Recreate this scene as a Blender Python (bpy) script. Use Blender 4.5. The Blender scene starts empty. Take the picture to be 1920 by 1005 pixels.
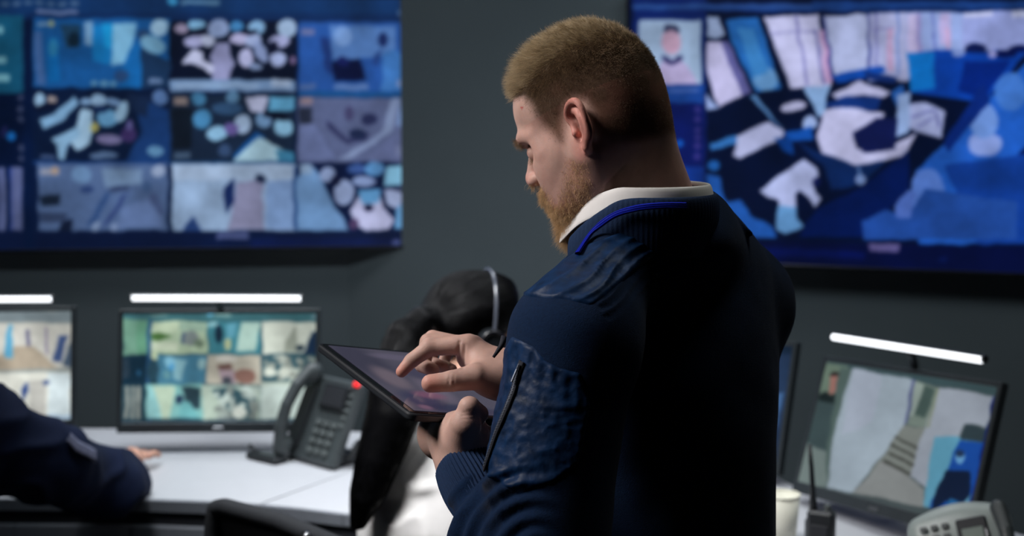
import bpy, math, random
import numpy as np
from mathutils import Vector, Matrix
random.seed(7)
RNG = np.random.default_rng(7)
SC = bpy.context.scene
COL = SC.collection
# ------------------------------------------------------------------ camera, world, lights, exposure
CAM_Z = 1.70
PITCH = math.radians(4.0)
F_PX = 1920 * 50 / 36
cam = bpy.data.cameras.new('camera'); camo = bpy.data.objects.new('camera', cam); COL.objects.link(camo)
cam.lens = 50.0
cam.sensor_width = 36.0
cam.shift_x = 0.0
cam.shift_y = -0.07397
camo.location = (0, 0, CAM_Z)
camo.rotation_euler = (math.pi / 2 - PITCH, 0, 0)
cam.clip_start = 0.05
cam.dof.use_dof = True
cam.dof.focus_distance = 1.60
cam.dof.aperture_fstop = 4.2
SC.camera = camo
SC.view_settings.view_transform = 'Standard'
SC.view_settings.look = 'None'
SC.view_settings.gamma = 1.0
SC.view_settings.use_curve_mapping = False
SC.view_settings.exposure = 0.0
W = bpy.data.worlds.new('room_air'); SC.world = W; W.use_nodes = True
W.node_tree.nodes['Background'].inputs[0].default_value = (0.10, 0.14, 0.20, 1)
W.node_tree.nodes['Background'].inputs[1].default_value = 0.006

def area(name, loc, target, sx, sy, power, color, spread=180):
    l = bpy.data.lights.new(name, 'AREA'); l.shape = 'RECTANGLE'; l.size = sx; l.size_y = sy
    l.energy = power; l.color = color; l.spread = math.radians(spread)
    o = bpy.data.objects.new(name, l); COL.objects.link(o); o.location = loc
    o.rotation_euler = (Vector(target) - Vector(loc)).to_track_quat('-Z', 'Y').to_euler()
    return o
area('soft_key_light', (-1.55, 1.42, 2.85), (0.02, 1.62, 1.48), 0.8, 0.8, 7.5, (1.0, 0.955, 0.93), 60)  # key lamp set high at the left, out of view; not a window
area('fill_light_woman', (-0.75, 2.15, 2.95), (-0.15, 2.85, 1.0), 0.6, 0.4, 6.0, (0.97, 0.98, 1.0), 44)  # fill lamp added to lighten the seated woman's white shirt from above
area('ceiling_light_desks', (-0.55, 3.75, 2.75), (-0.55, 3.62, 0.75), 2.2, 0.5, 14.0, (0.90, 0.95, 1.0), 80)
area('ceiling_light_right', (1.1, 2.9, 2.75), (1.1, 3.0, 0.75), 0.8, 0.4, 3.0, (0.92, 0.96, 0.95), 100)
area('fill_light_wall', (0.0, 2.5, 3.0), (0.0, 4.6, 1.15), 3.2, 0.2, 8.0, (0.80, 0.93, 1.0), 92)  # wide lamp added to brighten the back wall, cone kept off the man
area('ceiling_light_overhead', (0.50, 2.0, 2.95), (0.2, 1.68, 1.5), 0.5, 0.5, 0.8, (0.97, 1.0, 0.93), 60)

# ------------------------------------------------------------------ view maths used while measuring the place
PYC = 174 + F_PX * math.tan(PITCH)
_cp, _sp = math.cos(PITCH), math.sin(PITCH)
RC = np.array([[1, 0, 0], [0, _sp, _cp], [0, _cp, -_sp]])
def proj(Q):
    c = (np.atleast_2d(Q) - np.array([0, 0, CAM_Z])) @ RC.T
    return np.stack([960 + F_PX * c[:, 0] / c[:, 2], PYC - F_PX * c[:, 1] / c[:, 2]], 1)
def ray(x, y):
    d = RC.T @ np.array([(x - 960) / F_PX, (PYC - y) / F_PX, 1.0]); return d / np.linalg.norm(d)
def at(x, y, Y):
    d = RC.T @ np.array([(x - 960) / F_PX, (PYC - y) / F_PX, 1.0])
    return d * (Y / d[1]) + np.array([0, 0, CAM_Z])
def rotm(yaw, tilt=0, roll=0):
    c, s = math.cos(yaw), math.sin(yaw); Z = np.array([[c, -s, 0], [s, c, 0], [0, 0, 1]])
    c, s = math.cos(tilt), math.sin(tilt); X = np.array([[1, 0, 0], [0, c, -s], [0, s, c]])
    c, s = math.cos(roll), math.sin(roll); Y = np.array([[c, 0, s], [0, 1, 0], [-s, 0, c]])
    return Z @ X @ Y
def lin(c):
    c = np.asarray(c, float) / 255.0
    return np.where(c <= 0.04045, c / 12.92, ((c + 0.055) / 1.055) ** 2.4)
def inpoly(P, poly):
    x, y = P[:, 0], P[:, 1]; r = np.zeros(len(P), bool); n = len(poly)
    for i in range(n):
        x1, y1 = poly[i]; x2, y2 = poly[(i + 1) % n]
        if y1 == y2: continue
        c = ((y1 > y) != (y2 > y)) & (x < (x2 - x1) * (y - y1) / (y2 - y1) + x1)
        r ^= c
    return r
def polydist(P, poly):
    """signed distance to a polygon, positive inside"""
    d = np.full(len(P), 1e9); n = len(poly); poly = np.asarray(poly, float)
    for i in range(n):
        a, b = poly[i], poly[(i + 1) % n]; ab = b - a
        t = np.clip(((P - a) @ ab) / max(ab @ ab, 1e-9), 0, 1)
        d = np.minimum(d, np.linalg.norm(P - a - t[:, None] * ab, axis=1))
    return np.where(inpoly(P, poly), d, -d)
def smooth01(t): t = np.clip(t, 0, 1); return t * t * (3 - 2 * t)
_perm = RNG.random((32, 32, 32))
def noise(P, s):
    q = np.asarray(P) * s; i = np.floor(q).astype(int); f = q - i; f = f * f * (3 - 2 * f); r = 0
    for dx in (0, 1):
        for dy in (0, 1):
            for dz in (0, 1):
                w = (f[:, 0] if dx else 1 - f[:, 0]) * (f[:, 1] if dy else 1 - f[:, 1]) * (f[:, 2] if dz else 1 - f[:, 2])
                r = r + w * _perm[(i[:, 0] + dx) % 32, (i[:, 1] + dy) % 32, (i[:, 2] + dz) % 32]
    return r * 2 - 1

# ------------------------------------------------------------------ materials
def mat(name, color=(128, 128, 128), rough=0.5, metal=0.0, emis=None, estr=1.0, noise_amt=0.0, noise_scale=40.0,
        bump=0.0, bump_scale=200.0, spec=0.5, sheen=0.0, sss=0.0, attr=None, attr_emit=False, alpha=1.0, trans=0.0, coat=0.0):
    m = bpy.data.materials.new(name); m.use_nodes = True; nt = m.node_tree; b = nt.nodes['Principled BSDF']
    c = list(lin(color)) + [1]
    b.inputs['Base Color'].default_value = c; b.inputs['Roughness'].default_value = rough
    b.inputs['Metallic'].default_value = metal; b.inputs['Specular IOR Level'].default_value = spec
    b.inputs['Coat Weight'].default_value = coat
    if sheen: b.inputs['Sheen Weight'].default_value = sheen; b.inputs['Sheen Roughness'].default_value = 0.5
    if sss:
        b.inputs['Subsurface Weight'].default_value = sss; b.inputs['Subsurface Radius'].default_value = (0.010, 0.004, 0.002)
        b.inputs['Subsurface Scale'].default_value = 0.6
    if emis is not None:
        b.inputs['Emission Color'].default_value = list(lin(emis)) + [1]; b.inputs['Emission Strength'].default_value = estr
    if trans: b.inputs['Transmission Weight'].default_value = trans
    if attr:
        a = nt.nodes.new('ShaderNodeAttribute'); a.attribute_name = attr
        if attr_emit:
            nt.links.new(a.outputs['Color'], b.inputs['Emission Color']); b.inputs['Emission Strength'].default_value = estr
        else:
            nt.links.new(a.outputs['Color'], b.inputs['Base Color'])
    tc = nt.nodes.new('ShaderNodeTexCoord')
    if noise_amt:
        n = nt.nodes.new('ShaderNodeTexNoise'); n.inputs['Scale'].default_value = noise_scale; n.inputs['Detail'].default_value = 6
        nt.links.new(tc.outputs['Object'], n.inputs['Vector'])
        r = nt.nodes.new('ShaderNodeValToRGB'); e = r.color_ramp.elements
        e[0].position = 0.3; e[1].position = 0.7
        for k, f in ((0, 1 - noise_amt), (1, 1 + noise_amt)): e[k].color = (f, f, f, 1)
        mx = nt.nodes.new('ShaderNodeMix'); mx.data_type = 'RGBA'; mx.blend_type = 'MULTIPLY'; mx.inputs[0].default_value = 1.0
        nt.links.new(r.outputs['Color'], mx.inputs['B'])
        nt.links.new(n.outputs['Fac'], r.inputs['Fac'])
        if attr and not attr_emit: nt.links.new(a.outputs['Color'], mx.inputs['A'])
        else: mx.inputs['A'].default_value = c
        nt.links.new(mx.outputs['Result'], b.inputs['Base Color'])
    if bump:
        n = nt.nodes.new('ShaderNodeTexNoise'); n.inputs['Scale'].default_value = bump_scale; n.inputs['Detail'].default_value = 4
        nt.links.new(tc.outputs['Object'], n.inputs['Vector'])
        bp = nt.nodes.new('ShaderNodeBump'); bp.inputs['Strength'].default_value = bump; bp.inputs['Distance'].default_value = 0.002
        nt.links.new(n.outputs['Fac'], bp.inputs['Height']); nt.links.new(bp.outputs['Normal'], b.inputs['Normal'])
    return m
M = {}
M['wall'] = mat('painted_wall', (87, 95, 99), 0.85, noise_amt=0.05, noise_scale=3.0, bump=0.15, bump_scale=120)
M['floor'] = mat('carpet_floor', (38, 41, 46), 0.95, noise_amt=0.2, noise_scale=160, bump=0.4, bump_scale=300)
M['ceiling'] = mat('ceiling_paint', (55, 58, 60), 0.9, noise_amt=0.04, noise_scale=5)
M['desk'] = mat('white_laminate', (186, 187, 192), 0.45, noise_amt=0.02, noise_scale=30)
M['desk_edge'] = mat('grey_edge_band', (120, 124, 132), 0.5, noise_amt=0.05)
M['desk_dark'] = mat('dark_panel', (30, 32, 38), 0.6, noise_amt=0.1)
M['black'] = mat('black_plastic', (22, 26, 30), 0.42, noise_amt=0.1, bump=0.1, bump_scale=500)
M['tvframe'] = mat('display_frame_plastic', (14, 17, 24), 0.35, noise_amt=0.1)
M['monframe'] = mat('monitor_frame_plastic', (44, 50, 54), 0.45, noise_amt=0.08)
M['steel'] = mat('brushed_steel', (150, 152, 156), 0.3, metal=1.0, noise_amt=0.1)
M['lamp'] = mat('glowing_diffuser', (255, 255, 255), 0.5, emis=(246, 250, 255), estr=1.7)
M['lampbody'] = mat('lamp_housing', (30, 34, 38), 0.4, noise_amt=0.1)
M['screen'] = mat('lit_screen', (4, 5, 8), 0.35, attr='pix', attr_emit=True, estr=0.92, spec=0.2)
M['phone'] = mat('phone_plastic', (62, 68, 70), 0.45, noise_amt=0.08)
M['phone_key'] = mat('phone_keys', (86, 92, 92), 0.5, noise_amt=0.1)
M['redled'] = mat('red_lamp', (200, 20, 20), 0.3, emis=(255, 50, 55), estr=1.0)
M['skin'] = mat('skin', (200, 150, 132), 0.55, attr='tone', sss=0.15, noise_amt=0.10, noise_scale=55, bump=0.12, bump_scale=700, spec=0.3)
_nt = M['skin'].node_tree; _b = _nt.nodes['Principled BSDF']; _a = _nt.nodes.new('ShaderNodeAttribute'); _a.attribute_name = 'hairy'   # stubbled scalp is matt
for _s, _m0, _m1 in (('Specular IOR Level', .3, 0.0), ('Roughness', .55, 1.0), ('Subsurface Weight', .15, 0.0)):
    _r = _nt.nodes.new('ShaderNodeMapRange'); _r.inputs['To Min'].default_value = _m0; _r.inputs['To Max'].default_value = _m1
    _nt.links.new(_a.outputs['Fac'], _r.inputs['Value']); _nt.links.new(_r.outputs['Result'], _b.inputs[_s])
M['knit'] = mat('navy_knit', (10, 30, 57), 0.95, noise_amt=0.18, noise_scale=350, bump=0.4, bump_scale=900, sheen=0.03, spec=0.12)
M['nylon'] = mat('navy_nylon', (13, 38, 70), 0.5, noise_amt=0.38, noise_scale=75, bump=0.3, bump_scale=150, spec=0.15)
M['rib'] = mat('navy_ribbing', (14, 38, 70), 0.85, noise_amt=0.12, noise_scale=300, bump=0.3, bump_scale=900, spec=0.25)
M['shirt'] = mat('white_cotton', (225, 222, 220), 0.8, noise_amt=0.03, noise_scale=60, bump=0.04, bump_scale=900, sheen=0.1)
M['lanyard'] = mat('blue_ribbon', (10, 28, 150), 0.7, noise_amt=0.08, noise_scale=300, spec=0.1)
M['zip'] = mat('zip_metal', (110, 116, 130), 0.4, metal=0.6, noise_amt=0.1)
M['ziptape'] = mat('zip_tape', (12, 18, 34), 0.8, noise_amt=0.1)
M['trouser'] = mat('dark_trousers', (20, 22, 30), 0.8, noise_amt=0.1)
M['shoe'] = mat('shoe_leather', (16, 15, 15), 0.4, noise_amt=0.1)
M['tabcase'] = mat('tablet_case_rubber', (26, 30, 36), 0.45, noise_amt=0.1)
M['cup'] = mat('paper_cup_card', (222, 220, 205), 0.7, noise_amt=0.03)
M['phonegrey'] = mat('light_phone_shell', (150, 160, 158), 0.35, noise_amt=0.04)
M['lcd'] = mat('phone_lcd', (90, 100, 96), 0.3, emis=(96, 108, 100), estr=0.25)
M['chair'] = mat('chair_fabric', (34, 37, 42), 0.8, noise_amt=0.15, noise_scale=200, bump=0.3)
M['jacket2'] = mat('blurred_navy_cloth', (12, 25, 54), 0.85, noise_amt=0.15, noise_scale=120, bump=0.3, spec=0.2)
M['patch'] = mat('badge_cloth', (96, 100, 124), 0.7, noise_amt=0.3, noise_scale=60)

def hairmat(name, c, rough=0.35, spec=0.4):
    m = bpy.data.materials.new(name); m.use_nodes = True; nt = m.node_tree; b = nt.nodes['Principled BSDF']
    b.inputs['Roughness'].default_value = rough; b.inputs['Specular IOR Level'].default_value = spec
    hi = nt.nodes.new('ShaderNodeHairInfo'); r = nt.nodes.new('ShaderNodeValToRGB'); e = r.color_ramp.elements
    l = lin(c); e[0].color = (*(l * 0.55), 1); e[1].color = (*np.minimum(l * 1.5, 1), 1)
    nt.links.new(hi.outputs['Random'], r.inputs['Fac']); nt.links.new(r.outputs['Color'], b.inputs['Base Color'])
    return m
M['hair'] = hairmat('dark_blond_hair', (178, 157, 124))
M['sidehair'] = hairmat('brown_blond_side_hair', (120, 97, 72))
M['beard'] = hairmat('ginger_blond_beard', (184, 150, 108))
M['brow'] = hairmat('blond_brow', (130, 104, 74))
M['blackhair'] = hairmat('black_hair', (7, 7, 9), 0.5, 0.15)

# ------------------------------------------------------------------ object helpers
def setp(o, label=None, cat=None, group=None, kind=None):
    if label: o['label'] = label
    if cat: o['category'] = cat
    if group: o['group'] = group
    if kind: o['kind'] = kind
    return o
def link(name, me, m=None, parent=None, smooth=True):
    o = bpy.data.objects.new(name, me); COL.objects.link(o)
    if m is not None: me.materials.append(m)
    if parent is not None: o.parent = parent
    if smooth and hasattr(me, 'polygons') and len(me.polygons):
        me.polygons.foreach_set('use_smooth', np.ones(len(me.polygons), bool))
    return o
def empty(name, loc=(0, 0, 0), rot=(0, 0, 0)):
    o = bpy.data.objects.new(name, None); COL.objects.link(o); o.location = loc; o.rotation_euler = rot
    o.empty_display_size = 0.05
    return o
def nmesh(name, V, Fq):
    me = bpy.data.meshes.new(name); V = np.asarray(V, np.float32); Fq = np.asarray(Fq, np.int32)
    k = Fq.shape[1]
    me.vertices.add(len(V)); me.vertices.foreach_set('co', V.ravel())
    me.loops.add(Fq.size); me.loops.foreach_set('vertex_index', Fq.ravel())
    me.polygons.add(len(Fq)); me.polygons.foreach_set('loop_start', np.arange(0, Fq.size, k, dtype=np.int32))
    me.polygons.foreach_set('loop_total', np.full(len(Fq), k, np.int32))
    me.update(calc_edges=True); me.validate(); return me
class MB:
    """collects simple shapes into one mesh"""
    def __init__(s): s.v = []; s.f = []
    def add(s, V, F):
        o = len(s.v); s.v += [tuple(map(float, p)) for p in V]; s.f += [tuple(i + o for i in f) for f in F]; return s
    def box(s, c, d, R=None, bev=0.0):
        c = np.array(c, float); d = np.array(d, float) / 2
        b = min(bev, d.min() * 0.95)
        if b <= 0:
            V = np.array([[x, y, z] for x in (-1, 1) for y in (-1, 1) for z in (-1, 1)]) * d
            F = [(0, 1, 3, 2), (4, 6, 7, 5), (0, 4, 5, 1), (2, 3, 7, 6), (0, 2, 6, 4), (1, 5, 7, 3)]
        else:
            V = []; idx = {}
            for x in (-1, 1):
                for y in (-1, 1):
                    for z in (-1, 1):
                        p = np.array([x, y, z]) * d
                        for a in range(3):
                            q = p - np.array([x, y, z]) * b; q[a] = p[a]
                            idx[(x, y, z, a)] = len(V); V.append(q)
            F = []
            for a in range(3):
                u, w = (a + 1) % 3, (a + 2) % 3
                for sg in (-1, 1):
                    q = []
                    for su, sw in ((-1, -1), (1, -1), (1, 1), (-1, 1)):
                        k = [0, 0, 0]; k[a] = sg; k[u] = su; k[w] = sw; q.append(idx[(*k, a)])
                    F.append(tuple(q if sg > 0 else q[::-1]))
            for a in range(3):
                u, w = (a + 1) % 3, (a + 2) % 3
                for su in (-1, 1):
                    for sw in (-1, 1):
                        k1 = [0] * 3; k1[a] = -1; k1[u] = su; k1[w] = sw; k2 = list(k1); k2[a] = 1
                        q = [idx[(*k1, u)], idx[(*k2, u)], idx[(*k2, w)], idx[(*k1, w)]]
                        F.append(tuple(q if su * sw < 0 else q[::-1]))
            for x in (-1, 1):
                for y in (-1, 1):
                    for z in (-1, 1):
                        q = (idx[(x, y, z, 0)], idx[(x, y, z, 1)], idx[(x, y, z, 2)])
                        F.append(q if x * y * z > 0 else q[::-1])
            V = np.array(V)
        if R is not None: V = V @ np.asarray(R).T
        return s.add(V + c, F)
    def tube(s, pts, rad, n=12, cap=True):
        pts = np.array(pts, float); m = len(pts); rad = np.broadcast_to(np.asarray(rad, float), (m,))
        T = np.gradient(pts, axis=0); T /= np.linalg.norm(T, axis=1)[:, None] + 1e-12
        up = np.array([0, 0, 1.0]) if abs(T[0][2]) < 0.9 else np.array([1.0, 0, 0])
        V = []; a = np.arange(n) * 2 * math.pi / n
        u = np.cross(T[0], up); u /= np.linalg.norm(u)
        for i in range(m):
            u = u - T[i] * (u @ T[i]); u /= np.linalg.norm(u); w = np.cross(T[i], u)
            V += list(pts[i] + rad[i] * (np.cos(a)[:, None] * u + np.sin(a)[:, None] * w))
        F = [(i * n + j, i * n + (j + 1) % n, (i + 1) * n + (j + 1) % n, (i + 1) * n + j) for i in range(m - 1) for j in range(n)]
        if cap: F += [tuple(range(n))[::-1], tuple((m - 1) * n + j for j in range(n))]
        return s.add(V, F)
    def lathe(s, c, prof, n=32, R=None):
        c = np.array(c, float); a = np.arange(n) * 2 * math.pi / n; V = []
        for r, z in prof: V += [np.array([r * math.cos(t), r * math.sin(t), z]) for t in a]
        V = np.array(V)
        if R is not None: V = V @ np.asarray(R).T
        m = len(prof)
        F = [(i * n + j, i * n + (j + 1) % n, (i + 1) * n + (j + 1) % n, (i + 1) * n + j) for i in range(m - 1) for j in range(n)]
        return s.add(V + c, F)
    def prism(s, poly, z0, z1):
        n = len(poly); V = [(x, y, z0) for x, y in poly] + [(x, y, z1) for x, y in poly]
        F = [tuple(range(n))[::-1], tuple(range(n, 2 * n))] + [(i, (i + 1) % n, n + (i + 1) % n, n + i) for i in range(n)]
        return s.add(V, F)
    def build(s, name, m, parent=None, smooth=False, bevel=0.0):
        me = bpy.data.meshes.new(name); me.from_pydata(s.v, [], s.f); me.update()
        o = link(name, me, m, parent, smooth)
        if bevel:
            b = o.modifiers.new('bevel', 'BEVEL'); b.width = bevel; b.segments = 3; b.limit_method = 'ANGLE'
        return o
def smooth_by_angle(o, ang=40):
    me = o.data; me.polygons.foreach_set('use_smooth', np.ones(len(me.polygons), bool))
    try: me.set_sharp_from_angle(angle=math.radians(ang))
    except Exception: pass
    return o
def curves(name, P, rad, m, parent=None):
    """P: (n, k, 3) strand points; rad (n, k)"""
    n, k, _ = P.shape
    hc = bpy.data.hair_curves.new(name); hc.add_curves([k] * n)
    hc.attributes['position'].data.foreach_set('vector', P.astype(np.float32).ravel())
    a = hc.attributes.get('radius') or hc.attributes.new('radius', 'FLOAT', 'POINT')
    a.data.foreach_set('value', rad.astype(np.float32).ravel())
    hc.materials.append(m)
    o = bpy.data.objects.new(name, hc); COL.objects.link(o)
    if parent is not None: o.parent = parent
    return o

# ------------------------------------------------------------------ signed distance modelling (bodies and cloth)
class SDF:
    def __init__(s): s.p = []
    def cap(s, a, b, ra, rb=None, k=0.01, sub=False):
        a = np.array(a, float); b = np.array(b, float); rb = ra if rb is None else rb
        r = max(ra, rb); s.p.append(('c', a, b, ra, rb, k, sub, np.minimum(a, b) - r, np.maximum(a, b) + r)); return s
    def chain(s, pts, rad, k=0.004):
        pts = np.array(pts, float); r = max(rad); s.p.append(('h', pts, list(rad), None, None, k, False, pts.min(0) - r, pts.max(0) + r)); return s
    def ell(s, c, r, R=None, k=0.01, sub=False):
        c = np.array(c, float); r = np.array(r, float); R = np.eye(3) if R is None else np.asarray(R, float)
        m = np.abs(R) @ r
        s.p.append(('e', c, r, R, None, k, sub, c - m, c + m)); return s
    def box(s, c, r, R=None, rd=0.005, k=0.01, sub=False):
        c = np.array(c, float); r = np.array(r, float); R = np.eye(3) if R is None else np.asarray(R, float)
        m = np.abs(R) @ r
        s.p.append(('b', c, r, R, rd, k, sub, c - m, c + m)); return s
    def one(s, pr, P):
        t = pr[0]
        if t == 'c':
            a, b, ra, rb = pr[1:5]; ab = b - a
            h = np.clip((P - a) @ ab / max(ab @ ab, 1e-12), 0, 1)
            return np.linalg.norm(P - a - h[:, None] * ab, axis=1) - (ra + (rb - ra) * h)
        if t == 'h':
            pts, rad = pr[1:3]; D = None
            for i in range(len(pts) - 1):
                a, b = pts[i], pts[i + 1]; ab = b - a; h = np.clip((P - a) @ ab / max(ab @ ab, 1e-12), 0, 1)
                e = np.linalg.norm(P - a - h[:, None] * ab, axis=1) - (rad[i] + (rad[i + 1] - rad[i]) * h)
                if D is None: D = e
                else: w = np.maximum(.0015 - np.abs(e - D), 0) / .0015; D = np.minimum(D, e) - w * w * .0015 * .25
            return D
        c, r, R = pr[1:4]; q = (P - c) @ R
        if t == 'e':
            k0 = np.linalg.norm(q / r, axis=1); k1 = np.linalg.norm(q / (r * r), axis=1)
            return k0 * (k0 - 1) / np.maximum(k1, 1e-9)
        rd = pr[4]; q = np.abs(q) - (r - rd)
        return np.linalg.norm(np.maximum(q, 0), axis=1) + np.minimum(q.max(1), 0) - rd
    def ev(s, P, cull=0.06):
        d = np.full(len(P), 0.5); lo, hi = P.min(0), P.max(0)
        for pr in s.p:
            if np.any(pr[7] - cull > hi) or np.any(pr[8] + cull < lo): continue
            e = s.one(pr, P); k = pr[5]
            if pr[6]:
                h = np.maximum(k - np.abs(-e - d), 0) / k if k > 0 else 0
                d = np.maximum(d, -e) + h * h * k * 0.25
            else:
                h = np.maximum(k - np.abs(e - d), 0) / k if k > 0 else 0
                d = np.minimum(d, e) - h * h * k * 0.25
        return d
    def hit(s, x, y, y0=1.2, y1=2.2):
        o = np.array([0, 0, CAM_Z]); d = ray(x, y); t = y0
        for _ in range(120):
            e = s.ev((o + d * t)[None], 9)[0]
            if e < 0.0003: break
            t += max(min(e, 0.2) * 0.8, 0.0003)
            if t > y1 + 0.5: return None
        return o + d * t
    def grad(s, P, e=0.0015):
        g = np.stack([s.ev(P + v, 9) - s.ev(P - v, 9) for v in np.eye(3) * e], 1)
        return g / (np.linalg.norm(g, axis=1)[:, None] + 1e-12)
    def mesh(s, lo, hi, h, B=8):
        lo = np.array(lo, float); n = (np.ceil((np.array(hi) - lo) / h / B).astype(int)) * B
        nb = n // B; D = np.empty(n, np.float32)
        bi = np.stack(np.meshgrid(*[np.arange(k) for k in nb], indexing='ij'), -1).reshape(-1, 3)
        bc = lo + (bi + 0.5) * B * h
        cd = np.empty(len(bi)); S = 4
        key = (bi[:, 0] // S) * 1000000 + (bi[:, 1] // S) * 1000 + bi[:, 2] // S
        order = np.argsort(key, kind='stable'); ks = key[order]; cuts = np.flatnonzero(np.diff(ks)) + 1
        groups = np.split(order, cuts)
        off = np.stack(np.meshgrid(*[np.arange(B)] * 3, indexing='ij'), -1).reshape(-1, 3)
        D4 = D.reshape(nb[0], B, nb[1], B, nb[2], B)
        for g in groups:
            c = s.ev(bc[g], 0.1); cd[g] = c
            act = np.abs(c) < h * B * 1.35 + 0.012
            gi = bi[g[~act]]
            if len(gi): D4[gi[:, 0], :, gi[:, 1], :, gi[:, 2], :] = np.sign(c[~act])[:, None, None, None] * 0.1
            ga = g[act]
            if len(ga):
                P = (lo + ((bi[ga] * B)[:, None] + off[None]) * h).reshape(-1, 3)
                v = s.ev(P).reshape(len(ga), B, B, B); gi = bi[ga]
                D4[gi[:, 0], :, gi[:, 1], :, gi[:, 2], :] = v
        return surfnets(D, lo, h)
def surfnets(D, lo, h):
    I = D < 0
    c = [I[i:I.shape[0] - 1 + i, j:I.shape[1] - 1 + j, k:I.shape[2] - 1 + k] for i in (0, 1) for j in (0, 1) for k in (0, 1)]
    anyv = c[0].copy(); allv = c[0].copy()
    for q in c[1:]: anyv |= q; allv &= q
    act = anyv & ~allv
    idx = np.argwhere(act); vid = np.full(act.shape, -1, np.int32); vid[tuple(idx.T)] = np.arange(len(idx))
    acc = np.zeros((len(idx), 3)); cnt = np.zeros(len(idx))
    cor = [(i, j, k) for i in (0, 1) for j in (0, 1) for k in (0, 1)]
    val = {q: D[idx[:, 0] + q[0], idx[:, 1] + q[1], idx[:, 2] + q[2]] for q in cor}
    for q in cor:
        for a in range(3):
            if q[a]: continue
            r = list(q); r[a] = 1; r = tuple(r)
            v0, v1 = val[q], val[r]; m = (v0 < 0) != (v1 < 0)
            t = np.where(m, v0 / np.where(np.abs(v0 - v1) < 1e-12, 1, v0 - v1), 0)
            p = np.array(q, float)[None].repeat(len(idx), 0); p[:, a] += t
            acc += p * m[:, None]; cnt += m
    V = lo + (idx + acc / cnt[:, None]) * h
    Fs = []
    for a in range(3):
        u, w = (a + 1) % 3, (a + 2) % 3
        sl0 = [slice(None)] * 3; sl1 = [slice(None)] * 3; sl0[a] = slice(0, -1); sl1[a] = slice(1, None)
        x = I[tuple(sl0)] != I[tuple(sl1)]
        e = np.argwhere(x); e = e[(e[:, u] > 0) & (e[:, w] > 0) & (e[:, u] < act.shape[u]) & (e[:, w] < act.shape[w])]
        def g(du, dw):
            q = e.copy(); q[:, u] -= du; q[:, w] -= dw; return vid[tuple(q.T)]
        q = np.stack([g(1, 1), g(0, 1), g(0, 0), g(1, 0)], 1)
        ins = I[tuple(e.T)]
        q = np.where(ins[:, None], q, q[:, ::-1]); Fs.append(q[(q >= 0).all(1)])
    return V, np.concatenate(Fs)
def vcolor(me, name, C):
    a = me.color_attributes.new(name, 'FLOAT_COLOR', 'POINT')
    a.data.foreach_set('color', np.concatenate([C, np.ones((len(C), 1))], 1).astype(np.float32).ravel())
def relax(V, Fq, it=1, lam=0.5):
    n = len(V); e = np.concatenate([Fq[:, [0, 1]], Fq[:, [1, 2]], Fq[:, [2, 3]], Fq[:, [3, 0]]])
    i = np.concatenate([e[:, 0], e[:, 1]]); j = np.concatenate([e[:, 1], e[:, 0]])
    cnt = np.bincount(i, minlength=n)[:, None]
    for _ in range(it):
        s = np.stack([np.bincount(i, V[j, a], n) for a in range(3)], 1)
        V = V + lam * (s / np.maximum(cnt, 1) - V)
    return V
def vnormals(V, Fq):
    a = np.cross(V[Fq[:, 2]] - V[Fq[:, 0]], V[Fq[:, 3]] - V[Fq[:, 1]]); N = np.zeros_like(V)
    for c in range(4):
        for x in range(3): N[:, x] += np.bincount(Fq[:, c], a[:, x], len(V))
    return N / (np.linalg.norm(N, axis=1)[:, None] + 1e-12)
def submesh(V, Fq, fm):
    f = Fq[fm]; u, inv = np.unique(f, return_inverse=True); return V[u], inv.reshape(f.shape), u
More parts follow.
